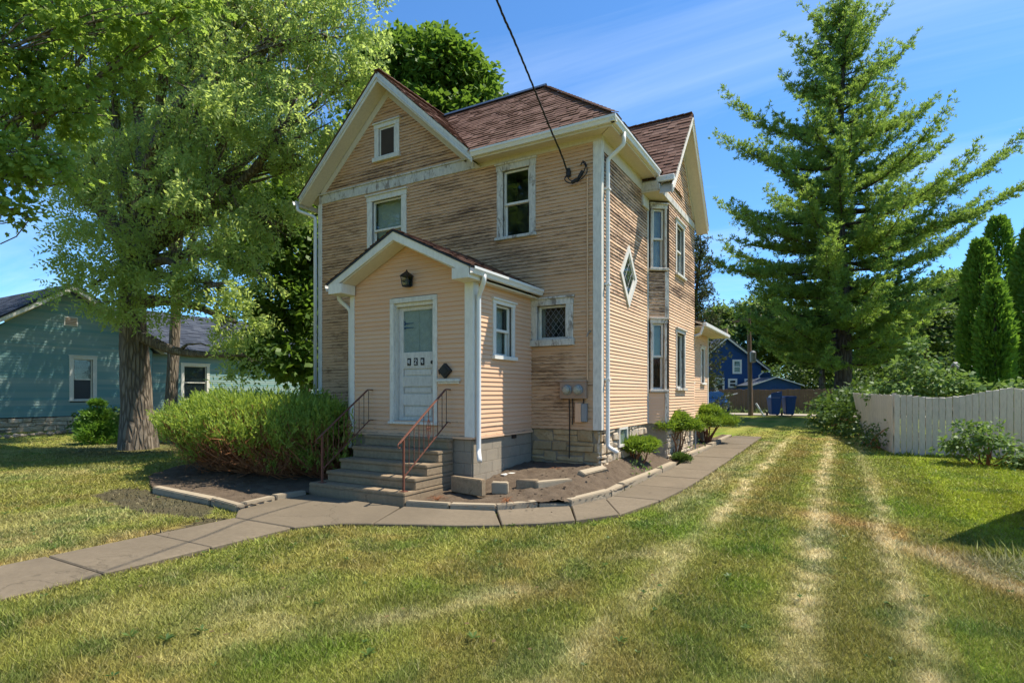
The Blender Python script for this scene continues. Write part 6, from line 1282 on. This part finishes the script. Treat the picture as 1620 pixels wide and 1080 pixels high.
gr_ = thing('garage', 'low blue garage with a shallow gable behind the tan fence', 'garage', (.8, 36, .1)); O2 = Vector((-1.55, 35.2, 0)); d3 = Vector((math.cos(R(24)), math.sin(R(24)), 0)); n3 = Vector((-d3.y, d3.x, 0)); WG = WF(O2, d3, -n3)
mb = MB(); mb.prism([WG.p(0, .05), WG.p(3.3, .05), WG.p(3.3, 1.95), WG.p(1.55, 2.50), WG.p(0, 1.98)], n3 * 5); mb.build('wall', M['clap_blue'], gr_)
mb = MB()
for e, z in ((-.2, 1.96), (3.5, 1.94)): slab(mb, [WG.p(1.55, 2.58, .2), WG.p(e, z, .2), WG.p(e, z, -5.2), WG.p(1.55, 2.58, -5.2)], .07)
mb.build('roof', M['shingle_dark'], gr_)
mb = MB()
for e, z in ((-.2, 1.96), (3.5, 1.94)): mb.bar(WG.p(1.55, 2.55, .21), WG.p(e, z - .03, .21), .03, .07)
mb.build('fascia', M['white'], gr_)
mb = MB()
for k in range(12): WG.box(mb, .02 + k * .275, .05 + k * .275, .1, 1.9, 0, .02)
mb.build('batten', M['clap_blue'], gr_)
# ---- utility pole, bins, car, tall leaning board
up_ = thing('utility_pole', 'brown wooden utility pole in front of the blue house', 'utility pole', (-.75, 27.1, .0)); b = Vector((-.75, 27.1, 0))
mb = MB(); mb.tube([b + Vector((0, 0, -.3)), b + Vector((-.12, .05, 6.3))], [.15, .10], 10); mb.build('pole', M['wood'], up_)
mb = MB(); mb.bar(b + Vector((-1.1, .35, 5.8)), b + Vector((.9, -.35, 5.8)), .10, .12); mb.build('crossarm', M['wood'], up_)
mb = MB(); mb.lathe([(.05, 0), (.17, .04), (.18, .6), (.12, .68), (.03, .72)], (-.60, 26.85, 3.2), 12); mb.build('transformer', M['grey'], up_)
mb = MB()
for x in (-.9, -.2, .6): mb.lathe([(.02, 0), (.05, .05), (.03, .1), (.05, .14), (0, .2)], (b.x + x, b.y - x * .35, 5.86), 8)
mb.build('insulator', M['rock'], up_)
ub = thing('leaning_brace', 'short pale post leaning against the utility pole', 'post', (-.2, 26.9, .1)); mb = MB(); mb.tube([(.02, 26.9, -.05), (-.42, 26.8, .75)], .055, 8); mb.build('post', M['white'], ub)
def hang(a, b, sag, n=14): a, b = Vector(a), Vector(b); return [a.lerp(b, i / n) - Vector((0, 0, sag * 4 * (i / n) * (1 - i / n))) for i in range(n + 1)]
for nm_, a, c, s_ in (('overhead line nearest the top, strung across behind the fence', (-.95, 27.2, 5.95), (34, 22, 7.0), .8), ('middle overhead line crossing behind the arborvitae', (5.5, 32, 5.2), (30, 16.5, 5.4), .35), ('lowest overhead line crossing behind the arborvitae', (5.5, 32, 4.75), (30, 17, 4.7), .3), ('overhead line running from the utility pole to the left', (-.95, 27.2, 5.95), (-42, 31, 6.2), .7)):
    mb = MB(); mb.tube(hang(a, c, s_), .016, 5); mb.build('power_line', M['wire'], None, label=nm_, cat='wire', group='overhead lines by the alley')
def bin_(x, y, rz, label, open_):
    t = thing('wheelie_bin', label, 'bin', (x, y, .06)); c, s = math.cos(rz), math.sin(rz)
    T = lambda px, py, pz: (x + px * c - py * s, y + px * s + py * c, .06 + pz)
    mb = MB(); mb.hexa([T(i * .22, j * .25, .06) for i, j in ((-1, -1), (1, -1), (1, 1), (-1, 1))] + [T(i * .30, j * .34, 1.02) for i, j in ((-1, -1), (1, -1), (1, 1), (-1, 1))]); mb.hexa([T(i * .33, j * .37, .97) for i, j in ((-1, -1), (1, -1), (1, 1), (-1, 1))] + [T(i * .33, j * .37, 1.04) for i, j in ((-1, -1), (1, -1), (1, 1), (-1, 1))]); mb.build('body', M['bin'], t, bevel=.03, segs=2)
    mb = MB()
    if open_: mb.hexa([T(-.32, -.36, 1.05), T(.32, -.36, 1.05), T(.32, -.30, 1.05), T(-.32, -.30, 1.05), T(-.32, -.40, 1.30), T(.32, -.34, 1.42), T(.32, -.28, 1.42), T(-.32, -.34, 1.30)])
    else: mb.hexa([T(i * .34, j * .38, 1.045) for i, j in ((-1, -1), (1, -1), (1, 1), (-1, 1))] + [T(i * .30, j * .33, 1.13) for i, j in ((-1, -1), (1, -1), (1, 1), (-1, 1))])
    mb.build('lid', M['bin'], t, bevel=.02)
    if open_: mb = MB(); [mb.hexa([T(a + i * .15, i2 * .25, .98) for i, i2 in ((-1, -1), (1, -1), (1, 1), (-1, 1))] + [T(a + i * .10, i2 * .15, 1.02 + h) for i, i2 in ((-1, -1), (1, -1), (1, 1), (-1, 1))]) for a, h in ((-.14, .18), (.14, .14))]; mb.build('trash_bag', M['white'], t, bevel=.04, segs=2)
    mb = MB()
    for sg in (-1, 1): w_ = [T(sg * .26, .28 + .10 * math.cos(k * .785), .10 + .10 * math.sin(k * .785)) for k in range(8)]; mb.prism(w_, Vector((c, s, 0)) * .06 * sg)
    mb.build('wheel', M['rubber'], t); mb = MB(); mb.tube([T(-.22, .40, .98), T(-.22, .46, .98), T(.22, .46, .98), T(.22, .40, .98)], .018, 6); mb.build('handle', M['bin'], t)
bin_(.62, 26.2, R(28), 'blue wheelie bin with its lid up over white rubbish bags', True); bin_(1.35, 26.75, R(24), 'blue wheelie bin with its lid shut by the tan fence', False)
car = thing('parked_car', 'blue car parked nose on behind the rear wing of the house', 'car', (-2.35, 24.0, .02)); ca = R(14); cx, cy = -2.55, 24.2
T = lambda px, py, pz: (cx + px * math.cos(ca) - py * math.sin(ca), cy + px * math.sin(ca) + py * math.cos(ca), .0 + pz)
prof = [(-2.1, .35), (-2.15, .62), (-2.0, .86), (-1.1, 1.0), (-.45, 1.42), (.9, 1.48), (1.75, 1.05), (2.1, .98), (2.15, .45), (2.0, .32)]; mb = MB(); n = len(prof)
def ins(z): return .84 if z < .95 else .84 - (z - .95) * .42
mb.add([T(-ins(z), y, z) for y, z in prof] + [T(ins(z), y, z) for y, z in prof], [tuple(range(n))[::-1], tuple(range(n, 2 * n))] + [(i, (i + 1) % n, n + (i + 1) % n, n + i) for i in range(n)]); mb.build('body', M['car'], car, bevel=.06, segs=2, smooth=False)
mb = MB(); mb.hexa([T(-.70, -1.07, 1.01), T(.70, -1.07, 1.01), T(.70, -1.05, 1.03), T(-.70, -1.05, 1.03), T(-.60, -.54, 1.385), T(.60, -.54, 1.385), T(.60, -.52, 1.40), T(-.60, -.52, 1.40)]); mb.build('windshield', M['glass'], car)
for sg in (-1, 1):
    mb = MB(); mb.hexa([T(sg * .845, -.75, 1.0), T(sg * .845, .95, 1.0), T(sg * .82, .95, 1.0), T(sg * .82, -.75, 1.0), T(sg * .70, -.35, 1.36), T(sg * .70, .80, 1.38), T(sg * .66, .80, 1.38), T(sg * .66, -.35, 1.36)]); mb.build('side_window', M['glass'], car)
    mb = MB(); mb.hexa([T(sg * (.62 + i * .17), -2.12 - .03 * j, .62 + .07 * k) for k in (-1, 1) for i, j in ((-1, 0), (1, 0), (1, 1), (-1, 1))]); mb.build('headlight', M['mglass'], car, bevel=.02)
    mb = MB(); mb.hexa([T(sg * (.90 + i * .07), -.72 + j * .05, 1.02 + .06 * k) for k in (-1, 1) for i, j in ((-1, -1), (1, -1), (1, 1), (-1, 1))]); mb.build('mirror', M['car'], car, bevel=.02)
    for y in (-1.35, 1.35): mb = MB(); mb.prism([T(sg * .66, y + .33 * math.cos(k * .4488), .32 + .33 * math.sin(k * .4488)) for k in range(14)], Vector(T(sg * .21, 0, 0)) - Vector(T(0, 0, 0))); wl = mb.build('wheel', M['rubber'], car); mb = MB(); mb.prism([T(sg * .868, y + .2 * math.cos(k * .628), .32 + .2 * math.sin(k * .628)) for k in range(10)], Vector(T(sg * .012, 0, 0)) - Vector(T(0, 0, 0))); mb.build('rim', M['grey'], wl)
mb = MB(); mb.hexa([T(i * .55, -2.155 - .02 * j, .48 + .08 * k) for k in (-1, 1) for i, j in ((-1, 0), (1, 0), (1, 1), (-1, 1))]); mb.build('grille', M['black'], car)
lb = thing('leaning_board', 'long white board leaning at an angle above the parked car', 'board', (-2.6, 27.5, 1)); mb = MB(); mb.bar((-3.05, 27.6, 2.25), (-2.62, 27.9, .95), .14, .10); mb.bar((-2.95, 27.6, 1.0), (-1.7, 28.4, 1.35), .05, .05); mb.bar((-2.62, 27.9, 1.0), (-2.62, 27.9, 0), .1, .1); mb.build('board', M['white'], lb)
# ---- low garage beyond the fence and an unseen shed on the right, shaped to shade the lawn
gh = thing('garage', 'low pale garage with a flat grey roof seen over the white fence', 'garage', (14, 31, .05)); mb = MB(); mb.box(10.0, 28.0, .0, 16.6, 34, 2.55); mb.build('wall', M['rock'], gh)
mb = MB(); slab(mb, [(9.6, 27.5, 2.50), (17.0, 27.5, 2.50), (17.0, 31, 3.15), (9.6, 31, 3.15)], .14); slab(mb, [(9.6, 34.5, 2.50), (17.0, 34.5, 2.50), (17.0, 31, 3.15), (9.6, 31, 3.15)], .14); mb.build('roof', M['metal_roof'], gh)
mb = MB(); mb.box(9.7, 27.44, 2.30, 16.9, 27.49, 2.5); mb.build('fascia', M['white'], gh)
nb = thing('shed', 'neighbouring shed just out of view whose corner shades the lawn', 'shed', (8, 0, -.3)); dv = Vector((.436, .9, 0)); du = Vector((.9, -.436, 0)); c0 = Vector((6.12, -.89, -.6)); H_ = 2.40
mb = MB(); mb.prism([c0, c0 + du * 5, c0 + du * 5 + dv * 4.6, c0 + dv * 4.6], (0, 0, H_ + .6)); mb.build('wall', M['clap_porch'], nb)
mb = MB(); mb.prism([c0 + Vector((0, 0, H_ + .6)), c0 + du * 5 + Vector((0, 0, H_ + .6)), c0 + du * 2.5 + Vector((0, 0, H_ + .95))], dv * 4.6); mb.build('roof', M['shingle'], nb)
